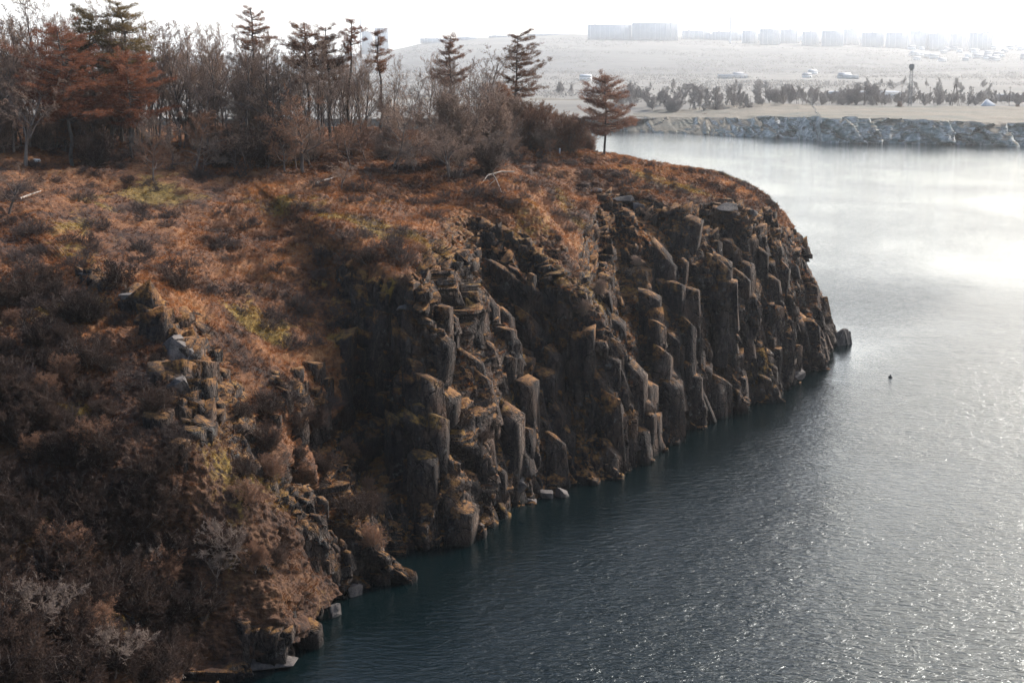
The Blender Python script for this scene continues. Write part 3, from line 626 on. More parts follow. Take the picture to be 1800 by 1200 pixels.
shrubs(60, SHR_O, (300, 300, 1200, 520), (.5, 1.0), 'low rust-coloured shrub among dry grass', 'rust-coloured shrubs in the grass')
for px, py, s_, l_ in [(1290, 322, .9, 'round dry bush silhouetted against the bright water, lower on the rim'), (1215, 293, .8, 'thin dry bush silhouetted on the rim of the headland'), (1350, 352, .9, 'dry bush silhouetted near the headland tip')]:
    q = hit(px, py + 8)[0]; put_shrub(SHR, q, s_, l_, None)

# ------------------------------------------------------------------ dry grass and bracken tufts (uncountable)
u_ = rng.random((NTUFT * 3, 2)); ii = (u_[:, 0] * (NC - 2)).astype(int); jj = (np.cumsum(ROWS)[1] + u_[:, 1] * (NR - 2 - np.cumsum(ROWS)[1])).astype(int)
P_ = G2[ii, jj]; NNf = normals(G2); NNf = NNf if NNf[NC // 2, NR - 20, 2] > 0 else -NNf
area = np.linalg.norm(np.cross(G2[ii + 1, jj] - P_, G2[ii, jj + 1] - P_), axis=1)
nzf = NNf[ii, jj, 2]; rk_ = rock[ii, jj]
dd = np.linalg.norm(P_ - [0, 0, H], axis=1)
pat = fbm(P_[:, 0], P_[:, 1], P_[:, 2], .22, 3, 71)
wgt = area / np.percentile(area, 90) * np.clip(1.2 - rk_ * .75, 0, 1) * sstep(.25, .7, nzf) * np.where(P_[:, 1] > 235, 0, 1) * (.45 + .9 * sstep(-.3, .3, pat)) * (P_[:, 2] > .8)
keep = rng.random(len(P_)) < wgt * .9; P_ = P_[keep][:NTUFT]; dd = dd[keep][:NTUFT]; nt_ = len(P_)
nbld = 7
o = P_[:, None] + rng.normal(size=(nt_, nbld, 3)) * [.10, .10, .02] - [0, 0, .03]
dr = rng.normal(size=(nt_, nbld, 3)) * [.55, .55, .1] + [0, 0, .75]; hgt = rng.uniform(.14, .46, (nt_, 1, 1)) * rng.uniform(.6, 1.2, (nt_, nbld, 1))
sd_ = np.cross(dr, rng.normal(size=dr.shape)); sd_ /= np.linalg.norm(sd_, axis=2, keepdims=True)
V = np.stack([o - sd_ * .026, o + sd_ * .026, o + dr * hgt + sd_ * .005], 2).reshape(-1, 3)
tag(link('dry_grass', mesh_np('dry_grass', V, [np.arange(len(V)).reshape(-1, 3)], M_TUFT)), kind='stuff')
print('tufts', nt_, 'blocks', nb)

# ------------------------------------------------------------------ rocks, logs, post
def boulder(px, py, sz, label, rz=0, n=15, flat=1., sink=.25, mat=M_ROCK, on_water=False, name='boulder'):
    import bmesh
    g = np.random.default_rng(int(px * 7 + py)); bm = bmesh.new()
    p = g.normal(size=(n, 3)); p /= np.linalg.norm(p, axis=1, keepdims=True); p = np.sign(p) * np.abs(p) ** .6 * g.uniform(.85, 1.05, (n, 1))
    for v in p * np.array(sz) / 2: bm.verts.new(v)
    r_ = bmesh.ops.convex_hull(bm, input=bm.verts); bmesh.ops.delete(bm, geom=[v for v in bm.verts if not v.link_faces], context='VERTS')
    bmesh.ops.bevel(bm, geom=bm.edges[:], offset=min(sz) * .025, segments=1, affect='EDGES')
    bmesh.ops.triangulate(bm, faces=bm.faces); bmesh.ops.subdivide_edges(bm, edges=bm.edges, cuts=2, use_grid_fill=True)
    bm.verts.ensure_lookup_table(); co = np.array([v.co for v in bm.verts]); nz_ = fbm(co[:, 0] + px, co[:, 1], co[:, 2], 2.2, 3, int(px)) * min(sz) * .10
    for v, a in zip(bm.verts, nz_): v.co += v.co.normalized() * a
    me = bpy.data.meshes.new(name); bm.to_mesh(me); bm.free(); me.materials.append(mat); o = link(name, me)
    q = W(px, py, 0) if on_water else hit(px, py)[0]
    o.location = (q.x, q.y, q.z + sz[2] * (.5 - sink)); o.rotation_euler = (g.uniform(-.15, .15), g.uniform(-.15, .15), rz)
    tag(o, label, 'rock'); return o
boulder(905, 868, (2.4, 2.0, 2.6), 'rounded boulder with a pale sunlit top at the foot of the cliff', .4)
boulder(960, 874, (1.6, 1.2, 1.1), 'grey boulder just left of the outermost rocks in the water', .2, on_water=True)
boulder(988, 871, (1.5, 1.3, 1.2), 'outermost angular boulder standing in the water below the cliff', 1., on_water=True)
boulder(935, 882, (1.3, .7, .5), 'flat pale slab lying low in the water by the boulders', .2, on_water=True)
boulder(676, 1003, (2.6, 1.6, 1.1), 'flat-topped shore rock below the rock pillar', .3, on_water=True)
boulder(838, 935, (1.6, 1.4, 1.6), 'broken shore rock with bright edges under the tall rib', .6, on_water=True)
boulder(470, 1172, (4.4, 1.6, .9), 'long flat slab at the waterline near the bottom edge', .15, on_water=True)
boulder(410, 1178, (2.4, 1.5, .9), 'smaller flat slab beside the long one at the bottom', .3, on_water=True)
boulder(505, 1108, (1.6, 1.6, 2.6), 'upright squared shore boulder with a bright rim', .5, on_water=True)
boulder(585, 1080, (1.5, 1.2, 1.3), 'pointed pale shore rock half way up the near shore', .7, on_water=True)
boulder(620, 1045, (1.8, 1.2, 1.2), 'wedge-shaped pale rock near the water below the ridge', .7, on_water=True)
boulder(1398, 662, (2.6, 2.2, 1.6), 'ledge rock with an orange sunlit top near the headland tip', .9)
boulder(1474, 603, (5.0, 4.0, 3.8), 'dark smooth rock forming the very tip of the headland', .9, on_water=True)
boulder(1130, 790, (1.6, 1.4, 1.1), 'small grey rock at the foot of the recessed cliff', .9, on_water=True)
boulder(320, 618, (4.6, 3.4, 2.6), 'large blocky outcrop with a sunlit top on the near ridge', .5, sink=.45)
boulder(318, 690, (3.0, 2.4, 3.6), 'tall tilted block under the large outcrop on the ridge', .9, sink=.5)
boulder(268, 572, (2.2, 1.8, 1.3), 'square brown block just above the large outcrop', .3, sink=.4)
boulder(238, 530, (3.0, 1.8, 1.3), 'pale cracked outcrop uppermost on the near ridge', .4, sink=.4)
boulder(160, 483, (2.6, 1.2, .6), 'thin pale slab beside the bright moss patch', -.5, sink=.45)
boulder(725, 545, (3.0, 2.2, 1.1), 'flat-topped overhanging block left of the pair on the cliff shoulder', .2, sink=.4)
boulder(770, 555, (2.3, 1.8, 1.1), 'flat-topped block right of the pair on the cliff shoulder', .2, sink=.4)
boulder(1095, 352, (3.4, 2.0, .9), 'pale layered slab on the brink of the far cliff', .3, sink=.35)
boulder(1128, 366, (2.4, 1.6, 1.0), 'pale square slab right below the layered slab on the brink', .3, sink=.35)
boulder(1048, 335, (1.8, 1.2, .5), 'small bright flat stone in the grass left of the layered slab', .1, sink=.35)
boulder(1280, 368, (3.6, 2.2, 1.3), 'pale jagged capstone at the top of the far cliff', .6, sink=.35)
boulder(1318, 378, (2.0, 1.8, 1.2), 'square overhanging capstone right of the jagged one', .6, sink=.35)
boulder(65, 283, (1.0, .6, .45), 'small white stone in the grass under the trees at left', 0, sink=.3, mat=mat_plain('white_stone', (.5, .48, .45), (.7, .68, .66)))
boulder(300, 972, (1.5, 1.0, .5), 'orange lichen-covered flat rock on the near slope', .1, sink=.3, mat=mat_plain('orange_lichen', (.35, .12, .04), (.55, .25, .10), 3))
def log(pts, rad, label, name='fallen_log', cat='log', mat=M_LOG, part=None):
    mb = MB(); Q3 = []
    for (px, py, up) in pts: q = hit(px, py)[0]; Q3.append(np.array([q.x, q.y, q.z + up]))
    o0 = Q3[0].copy(); Q3 = [q - o0 for q in Q3]; rr = np.linspace(rad, rad * .55, len(Q3))
    sub = [];
    for a, b in zip(Q3[:-1], Q3[1:]): sub += [a, (a + b) / 2 + np.array([0, 0, rng.uniform(-.03, .04)])]
    sub.append(Q3[-1]); sub = np.array(sub); rs_ = np.interp(np.linspace(0, 1, len(sub)), np.linspace(0, 1, len(rr)), rr)
    mb.segs(sub[:-1], sub[1:], rs_[:-1], rs_[1:], 8); mb.segs([sub[0] - (sub[1] - sub[0]) * .01], [sub[0]], .001, rad, 8)
    o = link(name, mb.mesh(name, mat, True)); o.location = o0
    if label: tag(o, label, cat)
    return o, o0
t0, o0 = log([(857, 316, .5), (880, 310, .55), (904, 307, .35)], .13, 'bleached fallen tree trunk with broken branches lying on the grass by the cliff', 'fallen_tree', 'fallen tree')
for pts in ([(866, 313, .5), (872, 320, .35), (860, 328, .15)], [(872, 320, .35), (882, 340, .1)], [(857, 316, .5), (845, 326, .1)]):
    b, bo = log(pts, .05, None, 'branch'); b.parent = t0; b.location = bo - o0
log([(556, 326, .2), (574, 320, .25), (592, 313, .15)], .16, 'pale cut log lying on green grass below the wood')
log([(35, 352, .15), (72, 339, .2)], .14, 'thin pale log at the left edge of the slope')
log([(138, 868, .5), (158, 876, .45), (178, 886, .3)], .13, 'short pale log poking from the dark bushes of the near slope')
log([(640, 298, .2), (665, 299, .15)], .08, 'thin fallen branch on the grass between two trees')
q = hit(984, 272)[0]; mb = MB(); mb.box((0, 0, .35), (.22, .16, .9)); mb.box((0, 0, .83), (.22, .16, .06), 0, .6)
o = link('stone_post', mb.mesh('stone_post', mat_plain('post_white', (.5, .5, .5), (.7, .7, .68)))); o.location = q; tag(o, 'small white stone marker post in front of the thicket', 'marker post')
q = W(1565, 663, 0); mb = MB()
for zc, r_, r2_ in ((-.12, .16, .26), (.0, .26, .26), (.1, .26, .12), (.2, .12, .05)): mb.segs([(0, 0, zc)], [(0, 0, zc + .11)], r_, r2_, 12)
mb.segs([(0, 0, .3)], [(0, 0, .42)], .05, .02, 6)
o = link('buoy', mb.mesh('buoy', mat_plain('buoy_dark', (.02, .02, .02), (.04, .04, .04)))); o.location = q; tag(o, 'tiny dark float alone on the open water', 'buoy')

# ------------------------------------------------------------------ water
def mat_water():
    t = NT('water'); p = P(t)
    t.b.inputs['Base Color'].default_value = (.0012, .0050, .0058, 1); t.b.inputs['Roughness'].default_value = .13; t.b.inputs['IOR'].default_value = 1.33; t.b.inputs['Specular Tint'].default_value = (.84, .98, 1, 1)
    a = t.noise(t.map(p, (.42, 1.0, 1)), 2.0, 3, .55, .8); b = t.noise(t.map(p, (.5, 1.1, 1)), 5.5, 3, .6, .5); c = t.noise(p, .22, 2, .5)
    gust = t.ramp(t.noise(t.map(p, (1, .6, 1)), .022, 3, .6, .5), [(.35, .55), (.65, 1.2)])
    h = t.math('ADD', t.math('ADD', t.math('MULTIPLY', a, .55), t.math('MULTIPLY', b, .16)), t.math('MULTIPLY', c, .5))
    h = t.math('MULTIPLY', h, gust)
    sp = t.n('ShaderNodeSeparateXYZ', {0: p}); off = t.math('ADD', t.math('MULTIPLY', t.math('ADD', sp.outputs[0], 15.), .866), t.math('MULTIPLY', t.math('SUBTRACT', sp.outputs[1], 90.), -.5))
    lee = t.ramp(t.math('DIVIDE', t.math('ADD', off, t.math('MULTIPLY', t.noise(p, .06, 3, .6), 14.)), 60.), [(.08, .12), (.24, .7), (.42, 1.)])   # calm water in the lee of the cliff
    t.set(t.b.inputs['Roughness'], t.math('MULTIPLY', lee, t.n('ShaderNodeMapRange', {0: sp.outputs[1], 1: 200., 2: 420., 3: .19, 4: .36}).outputs[0]))
    lee = t.math('MAXIMUM', lee, t.n('ShaderNodeMapRange', {0: sp.outputs[1], 1: 175., 2: 235.}).outputs[0])
    h = t.math('MULTIPLY', h, lee)
    h = t.math('MULTIPLY', h, t.n('ShaderNodeMapRange', {0: sp.outputs[1], 1: 150., 2: 280., 3: 1., 4: .35}).outputs[0])
    t.set(t.b.inputs['Normal'], t.bump(h, .46, 1.0)); return t.m
me = mesh_np('water', [(-6500, -300, 0), (6500, -300, 0), (6500, 2500, 0), (-6500, 2500, 0)], [np.array([[0, 1, 2, 3]])], mat_water())
tag(link('water', me), kind='structure')
# ------------------------------------------------------------------ far bank
SH = [(700, 226), (1000, 228), (1085, 230), (1150, 233), (1230, 236), (1300, 240), (1345, 242), (1400, 244), (1438, 247), (1446, 251), (1520, 252.5), (1650, 254), (1800, 257), (2000, 262)]
shp = np.array([list(W(a, b, 0)) for a, b in SH]); shp = np.concatenate([[[-400, 900, 0]], shp, [[420, 640, 0]]])
NF = 900; cf = np.concatenate([[0], np.cumsum(np.linalg.norm(np.diff(shp, axis=0), axis=1))]); sf = np.linspace(0, cf[-1], NF)
B0 = np.stack([np.interp(sf, cf, shp[:, k_]) for k_ in range(3)], 1)
pxs = np.array([pix(b)[0] for b in B0])
gul = fbm(sf, sf * 0, sf * 0, .02, 3, 5)[:, None]
topz = np.interp(pxs, [700, 1085, 1200, 1300, 1345, 1450, 1620, 1800, 2000], [6, 7, 8, 9, 11, 12, 12, 10, 10])
dpt = np.interp(pxs, [700, 1150, 1300, 1345, 1450, 2000], [40, 32, 22, 14, 12, 14])      # how far back the top stands
rr_ = np.concatenate([np.linspace(-.3, 1, 70), 1 + np.linspace(.02, 1, 60) ** 1.5])
far = np.zeros((NF, len(rr_), 3)); fz = topz[:, None] * np.clip(rr_, -.3, 1)[None] ** np.array(1.)
t_ = rr_[None]; back = np.clip(t_, -.3, 1) * dpt[:, None] + np.clip(t_ - 1, 0, 1) * 150
far[..., 0] = B0[:, None, 0] + back * (B0[:, None, 0] / 900); far[..., 1] = B0[:, None, 1] + back
zz = np.where(t_ < 0, t_ * 10, np.where(t_ < 1, topz[:, None] * (np.clip(t_, 0, 1) ** .8), topz[:, None] + np.clip(t_ - 1, 0, 1) * (14 - topz[:, None])))
far[..., 2] = zz
SF = np.broadcast_to(sf[:, None], zz.shape); rockf = np.broadcast_to(np.interp(pxs, [1085, 1200, 1345], [.6, .8, 1])[:, None], zz.shape) * sstep(1.1, .95, t_) * sstep(-.2, 0, t_)
wf_ = fbm(SF, zz, zz * 0, .05, 3, 91) * 8
c1, ct1, ce1 = cells(SF + wf_ + zz * .9, zz + wf_ * .3, 15, 16, 91); c2, ct2, ce2 = cells(SF + wf_ - zz * .5, zz, 5, 5, 92); c3, ct3, ce3 = cells(SF + zz, zz, 2., 2.2, 93)
df = rockf * ((c1 - .5) * 9 + ct1 * 5 + (c2 - .5) * 4 + ct2 * 2.5 + (c3 - .5) * 1.6 + fbm(SF, zz, zz * 0, .3, 4, 94) * 2 - 2.5 * np.exp(-ce1 / .08))
far[..., 1] -= df; far[..., 2] += fbm(SF, back, zz * 0, .06, 4, 95) * .9 * sstep(.3, 1, t_) + rockf * (c2 - .5) * 1.2 * sstep(.2, .6, t_)
idf = np.arange(NF * len(rr_)).reshape(NF, -1); Qf = np.stack([idf[:-1, :-1], idf[1:, :-1], idf[1:, 1:], idf[:-1, 1:]], -1).reshape(-1, 4)
t = NT('far_bank'); p = P(t); nz = t.n('ShaderNodeSeparateXYZ', {0: t.n('ShaderNodeNewGeometry').outputs['Normal']}).outputs[2]
rkc = t.ramp(t.noise(p, .35, 6, .7), [(.36, (.15, .16, .15)), (.5, (.36, .355, .33)), (.62, (.6, .58, .54))])
gr = t.ramp(t.noise(t.map(p, (.4, 1, 1)), .045, 5, .65), [(.36, (.050, .055, .040)), (.5, (.095, .078, .050)), (.66, (.125, .10, .066))])
gn = t.ramp(t.noise(p, .16, 4, .6), [(.47, 0.), (.56, 1.)]); rkc = t.mix(t.math('MULTIPLY', gn, .75), rkc, (.14, .18, .16))
t.set(t.b.inputs['Base Color'], t.mix(t.ramp(nz, [(.72, 0.), (.86, 1.)]), rkc, gr)); t.b.inputs['Roughness'].default_value = .9
t.set(t.b.inputs['Normal'], t.bump(t.noise(p, .8, 4, .7), .6, .7))
tag(link('far_bank_terrain', mesh_np('far_bank', far.reshape(-1, 3), [Qf], t.m)), kind='structure')
# land behind: one sheet from the field to the hills
XS = np.linspace(-2200, 3600, 300); YS = np.concatenate([np.linspace(860, 2000, 70), np.linspace(2030, 7000, 130)])
XX, YY = np.meshgrid(XS, YS, indexing='ij')
def hillz(X, Y):
    ppx = 900 + F * X / Y
    sky_y = np.interp(ppx, [-600, 600, 690, 740, 850, 1000, 1200, 1400, 1560, 1640, 1720, 1800, 2400], [100, 98, 90, 79, 68, 62, 66, 70, 76, 84, 82, 80, 84])
    low = np.interp(Y, [850, 1000, 1500, 2200, 3200], [188.5, 176, 152, 140, 126])
    up = np.clip((Y - 3000) / 3000., 0, 1.3)
    py = low + (sky_y - 126) * (.75 * np.clip(up, 0, 1) + .25 * sstep(0, 1, up))
    z = H + (110 - py) / F * Y - 6 * sstep(960, 880, Y) * sstep(1400, 1250, ppx)
    z += fbm(X, Y, X * 0, .0016, 4, 101) * 11 * sstep(1200, 3000, Y) * sstep(5900, 5000, Y) + fbm(X, Y, X * 0, .01, 3, 103) * 1.2
    return z - sstep(6100, 7000, Y) * 90
ZZ = hillz(XX, YY); idl = np.arange(ZZ.size).reshape(ZZ.shape)
Ql = np.stack([idl[:-1, :-1], idl[1:, :-1], idl[1:, 1:], idl[:-1, 1:]], -1).reshape(-1, 4)
t = NT('far_land'); p = P(t)
c = t.ramp(t.noise(t.map(p, (.35, 1, 1)), .012, 6, .7), [(.38, (.095, .09, .082)), (.5, (.115, .108, .095)), (.6, (.15, .138, .118)), (.7, (.13, .122, .108))])
yb_ = t.math('ADD', t.n('ShaderNodeSeparateXYZ', {0: p}).outputs[1], t.math('MULTIPLY', t.noise(p, .0016, 5, .65), 2600.))
wd_ = t.ramp(t.math('DIVIDE', yb_, 8000.), [(.50, 0.), (.56, .85), (.72, .75), (.80, .1)])      # bare woods clothing the far hillside
c = t.mix(wd_, c, t.ramp(t.noise(p, .02, 4, .7), [(.4, (.035, .036, .036)), (.62, (.075, .07, .064))]))
t.set(t.b.inputs['Base Color'], c); t.b.inputs['Roughness'].default_value = 1
tag(link('hills', mesh_np('hills', np.stack([XX, YY, ZZ], -1).reshape(-1, 3), [Ql], t.m, True)), kind='structure')
def fz_at(x, y): return float(hillz(np.array([x]), np.array([y]))[0])
def FP(px, y, dz=0): x = (px - 900) / F * y * 1.0; return (x, y, fz_at(x, y) + dz)
# note: lateral pixel position needs the forward depth
def FPx(px, y):
    x = (px - 900) / F * (y * CS + 20 * SN); return (x, y, fz_at(x, y))
# trees of the far bank
FARP = []
M_FT = mat_plain('far_twigs', (.30, .27, .26), (.42, .38, .36), .05, trans=.45)
for s_ in range(5):
    P2 = dict(TALL); P2['n'] = [6, 4, 3, 2]; P2['k'] = [3.2, 2.6, 2.4]
    if s_ > 2: P2 = dict(BUSH); 
    tr, cr = tree_meshes('far', 500 + s_, P2, h=10., r0=.16, twig_r=.055, lean=.1, stems=1 if s_ < 3 else 3, spread=.4)
    FARP.append((tr.mesh('trunk', M_FT), cr.mesh('crown', M_FT)))
def far_tree(px, y, h, label, group):
    x, y, z = FPx(px, y); s = h / 10
    e = empty('far_tree', (x, y, z - .3), label, 'tree', group, random.uniform(0, 6), (s * 1.2, s * 1.2, s)); a, b = random.choice(FARP); link('trunk', a, e); link('crown', b, e)
for i in range(170):
    px = 1090 + 720 * ((i + random.uniform(0, 1)) / 170); far_tree(px, random.uniform(893, 990), random.uniform(6, 13) * (1.05 if px < 1560 else .75), 'hazy bare tree in the row behind the far field', 'trees behind the far field')
for i in range(60): far_tree(random.uniform(960, 1800), random.uniform(1050, 1500), random.uniform(7, 12), 'pale bare tree in the second belt beyond the far bank', 'second belt of far trees')
# far-off scrub and woods as a mass
mb = MB(); n_ = 15000; V = []
g = np.random.default_rng(5)
yy = 1100 + 4500 * g.random(n_) ** 1.1; ppx = g.uniform(600, 1850, n_); xx = (ppx - 900) / F * yy; pt = fbm(xx, yy, xx * 0, .006, 3, 131); ok = pt > .02
for x, y in zip(xx[ok], yy[ok]):
    z = fz_at(x, y); k_ = 10; s_ = 2.6 + y / 1500
    o = np.array([x, y, z]) + g.normal(size=(k_, 3)) * [s_, s_, 0] + np.array([0, 0, 1]) * g.uniform(0, s_ * .9, (k_, 1)); a = g.normal(size=(k_, 3)); b = g.normal(size=(k_, 3))
    V.append(np.stack([o, o + a * .22 * s_, o + b * .22 * s_ + [0, 0, .25 * s_]], 1).reshape(-1, 3))
V = np.concatenate(V); tag(link('distant_woodland', mesh_np('distant_woodland', V, [np.arange(len(V)).reshape(-1, 3)], mat_plain('far_wood', (.20, .19, .18), (.26, .25, .235), .01, obj=False, trans=.4))), kind='stuff')

# buildings
M_WALL = [mat_plain('panel_wall_%d' % i, c, tuple(min(1, x * 1.15) for x in c), .02) for i, c in enumerate([(.74, .73, .72), (.8, .78, .75), (.68, .69, .70)])]
M_WIN = mat_plain('window_glass', (.38, .40, .42), (.46, .48, .50), .1, .3); M_ROOF = mat_plain('roofing', (.35, .34, .34), (.45, .44, .44), .1); M_WHT = mat_plain('white_wall', (.42, .42, .42), (.55, .55, .55), .1)
def facade(m, mat, e, nb_):
    me = m.mesh('wall', mat); me.materials.append(M_WIN); ix = np.ones(len(me.polygons), np.int32); ix[:6 * nb_] = 0; me.polygons.foreach_set('material_index', ix); link('wall', me, e)
def block(px0, px1, ytop_, y, label, group, wall=0, d=20, steps=1, yb=None):
    x0 = (px0 - 900) / F * y; x1 = (px1 - 900) / F * y; xc = (x0 + x1) / 2; gz = fz_at(xc, y) - 3
    dd_ = ray((px0 + px1) / 2, ytop_); zt = H + dd_.z / dd_.y * y; h = max(zt - gz, 8); w_ = x1 - x0
    e = empty('apartment_block', (xc, y, gz), label, 'building', group)
    m = MB(); m.box((0, 0, h / 2), (w_, d, h))
    r = MB(); r.box((0, 0, h + .4), (w_ + .6, d + .6, .8)); 
    for k_ in range(max(1, int(w_ / 45))): r.box((-w_ / 2 + (k_ + .5) * w_ / max(1, int(w_ / 45)), 0, h + 2), (5, 5, 2.6))
    link('roof', r.mesh('roof', M_ROOF), e)
    fl = max(2, int(h / 3.0)); nc_ = max(2, int(w_ / 4)); bp = max(1, int(w_ / 18))
    for a in range(bp): m.box((-w_ / 2 + (a + .5) * w_ / bp, -d / 2 - .5, h / 2 - .6), (3.2, 1.0, h - 1.2))
    for a in range(nc_):
        for b in range(fl): m.box((-w_ / 2 + (a + .5) * w_ / nc_, -d / 2 - .04, 4 + b * (h - 4) / fl), (1.9, .12, 1.5))
    facade(m, M_WALL[wall], e, 1 + bp); return e
GR = 'apartment blocks along the far ridge'
bl = [(642, 662, 56, 5850, 'tower block with a stepped top standing alone far left beside the thin chimney', 0), (664, 688, 50, 5820, 'taller tower block right next to the lone far-left tower', 0),
 (742, 800, 68, 5925, 'faint long block at the left end of the far ridge', 1), (806, 840, 66, 5925, 'faint short block second from the left end of the far ridge', 2), (860, 905, 63, 5940, 'faint low block in the left part of the far ridge', 1), (925, 1000, 61, 5940, 'faint low long block left of the largest building', 0),
 (1030, 1105, 44, 5550, 'left half of the largest slab building on the ridge', 2), (1106, 1185, 41, 5535, 'right half of the largest slab building, highest roof on the ridge', 2), (1192, 1240, 54, 5700, 'slab block just right of the largest building', 1), (1244, 1290, 56, 5640, 'slab block at the foot of the tall chimney', 2)]
for a in bl: block(a[0], a[1], a[2], a[3], a[4], GR, a[5])
x_ = 1296
rl = random.Random(3)
names_ = ['first', 'second', 'third', 'fourth', 'fifth', 'sixth', 'seventh', 'eighth', 'ninth', 'tenth', 'eleventh', 'twelfth', 'thirteenth', 'fourteenth', 'fifteenth', 'sixteenth']
i_ = 0
while x_ < 1700:
    w_ = rl.uniform(22, 44); yt = np.interp(x_, [1300, 1420, 1520, 1535, 1560, 1700], [54, 53, 55, 61, 56, 57]) + rl.uniform(-2.5, 3.5)
    block(x_, x_ + w_ - 2, yt, rl.uniform(5350, 5550), '%s apartment block right of the tall chimney on the ridge' % names_[min(i_, 15)], GR, rl.choice([0, 1, 2])); x_ += w_ + rl.choice([-1, -1, 0, 3]); i_ += 1
for k_ in range(13): block(1192 + k_ * 40, 1192 + k_ * 40 + rl.uniform(34, 44), rl.uniform(59, 64), rl.uniform(5650, 5750), '%s low block in the pale back row behind the ridge apartments' % names_[k_], GR, rl.choice([0, 1, 2]))
block(1709, 1731, 56, 5475, 'separate narrow block after a gap at the right end of the row', GR, 1)
def house(px, y, w_, h, label, group, name='house'):
    x, y, z = FPx(px, y); e = empty(name, (x, y, z - .5), label, 'house', group, random.uniform(-.3, .3)); d = w_ * .7
    m = MB(); m.box((0, 0, h / 2), (w_, d, h)); mw_ = M_WHT if random.random() < .5 else M_WALL[1]
    r = MB(); o_ = .4; r.add([(-w_ / 2 - o_, -d / 2 - o_, h), (w_ / 2 + o_, -d / 2 - o_, h), (w_ / 2 + o_, d / 2 + o_, h), (-w_ / 2 - o_, d / 2 + o_, h), (-w_ / 2 - o_, 0, h + d * .4), (w_ / 2 + o_, 0, h + d * .4)], [(0, 1, 5, 4), (2, 3, 4, 5), (3, 2, 1, 0)], [(0, 4, 3), (1, 2, 5)])
    link('roof', r.mesh('roof', M_ROOF if random.random() < .6 else M_WHT), e)
    for k_ in (-.3, 0, .3): m.box((k_ * w_, -d / 2 - .04, h * .55), (w_ * .12, .1, h * .3))
    facade(m, mw_, e, 1)
for i in range(46): house(rl.uniform(1600, 1830), rl.uniform(4300, 5700), rl.uniform(14, 30), rl.uniform(6, 12), 'small pale house in the scattered suburb on the right of the ridge', 'houses on the right of the ridge')
for i in range(5): house(rl.uniform(960, 1600), rl.uniform(1800, 3000), rl.uniform(12, 20), rl.uniform(4, 6), 'tiny pale low house on the plain behind the far trees', 'houses on the far plain')
def shed(px0, px1, y, h, label, zoff=0):
    x0, _, z = FPx(px0, y); x1 = FPx(px1, y)[0]; e = empty('long_shed', ((x0 + x1) / 2, y, z - .5 + zoff), label, 'shed'); w_ = x1 - x0
    m = MB(); m.box((0, 0, h / 2), (w_, 14, h)); r = MB(); r.box((0, 0, h + .5), (w_ + 1, 15, 1.0), 0, .9); link('roof', r.mesh('roof', M_WHT), e)
    for k_ in range(6): m.box((-w_ / 2 + (k_ + .5) * w_ / 6, -7.05, h * .5), (w_ / 16, .12, h * .35))
    facade(m, M_WHT, e, 1)
shed(1262, 1314, 2400, 7, 'long pale shed on the far plain left of the middle'); shed(1458, 1582, 1160, 4.5, 'very long white low building behind the far trees'); shed(1482, 1508, 2200, 5, 'short bright low shed far behind the long white building')
shed(1775, 1815, 1000, 4, 'white low building at the right edge beyond the field'); shed(1755, 1772, 1010, 4, 'small grey shed beside the white building at the right edge')
# masts
M_STEEL = mat_plain('steel', (.10, .11, .11), (.18, .19, .19), .5, .5)
def chimney(px, yt, y, label, r):
    x, y, z = FPx(px, y); d_ = ray(px, yt); h = H + d_.z / d_.y * y - z; e = empty('chimney', (x, y, z), label, 'chimney')
    m = MB(); zs_ = np.linspace(0, h, 9); m.segs([(0, 0, a) for a in zs_[:-1]], [(0, 0, a) for a in zs_[1:]], np.linspace(r, r * .6, 9)[:-1], np.linspace(r, r * .6, 9)[1:], 14); link('shaft', m.mesh('shaft', M_WALL[2], True), e)
    m = MB(); m.segs([(0, 0, h - 3)], [(0, 0, h)], r * .75, r * .75, 14); link('rim', m.mesh('rim', M_ROOF), e)
chimney(1282, 5, 5400, 'tall slender chimney rising over the ridge of blocks', 3.6); chimney(635, 20, 5800, 'thin chimney far left beside the lone tower blocks', 3.6)
# observation-style mast with a wide head
x, y, z = FPx(1600, 890); e = empty('mast_tower', (x, y, z - .3), 'slim lattice tower with a round head rising from the far tree row', 'tower'); hM = H + ray(1600, 112).z / ray(1600, 112).y * y - z
m = MB(); L4 = [(-1, -1), (1, -1), (1, 1), (-1, 1)]
for a, b in L4: m.segs([(a * 1.0, b * 1.0, 0)], [(a * .75, b * .75, hM - 3.5)], .10, .08, 5)
for k_ in range(12):
    z0_, z1_ = k_ * (hM - 3.5) / 12, (k_ + 1) * (hM - 3.5) / 12; f0, f1 = 1 - .25 * k_ / 12, 1 - .25 * (k_ + 1) / 12
    for i in range(4):
        a, b = L4[i], L4[(i + 1) % 4]; m.segs([(a[0] * f0, a[1] * f0, z0_)], [(b[0] * f1, b[1] * f1, z1_)], .07, .07, 4); m.segs([(a[0] * f1, a[1] * f1, z1_)], [(b[0] * f1, b[1] * f1, z1_)], .07, .07, 4)
link('lattice_shaft', m.mesh('lattice_shaft', M_STEEL), e)
m = MB(); m.segs([(0, 0, hM - 4), (0, 0, hM - 2.2), (0, 0, hM - .7)], [(0, 0, hM - 2.2), (0, 0, hM - .7), (0, 0, hM)], [.8, 1.7, 1.4], [1.7, 1.7, 1.5], 14); link('head', m.mesh('head', M_STEEL), e)
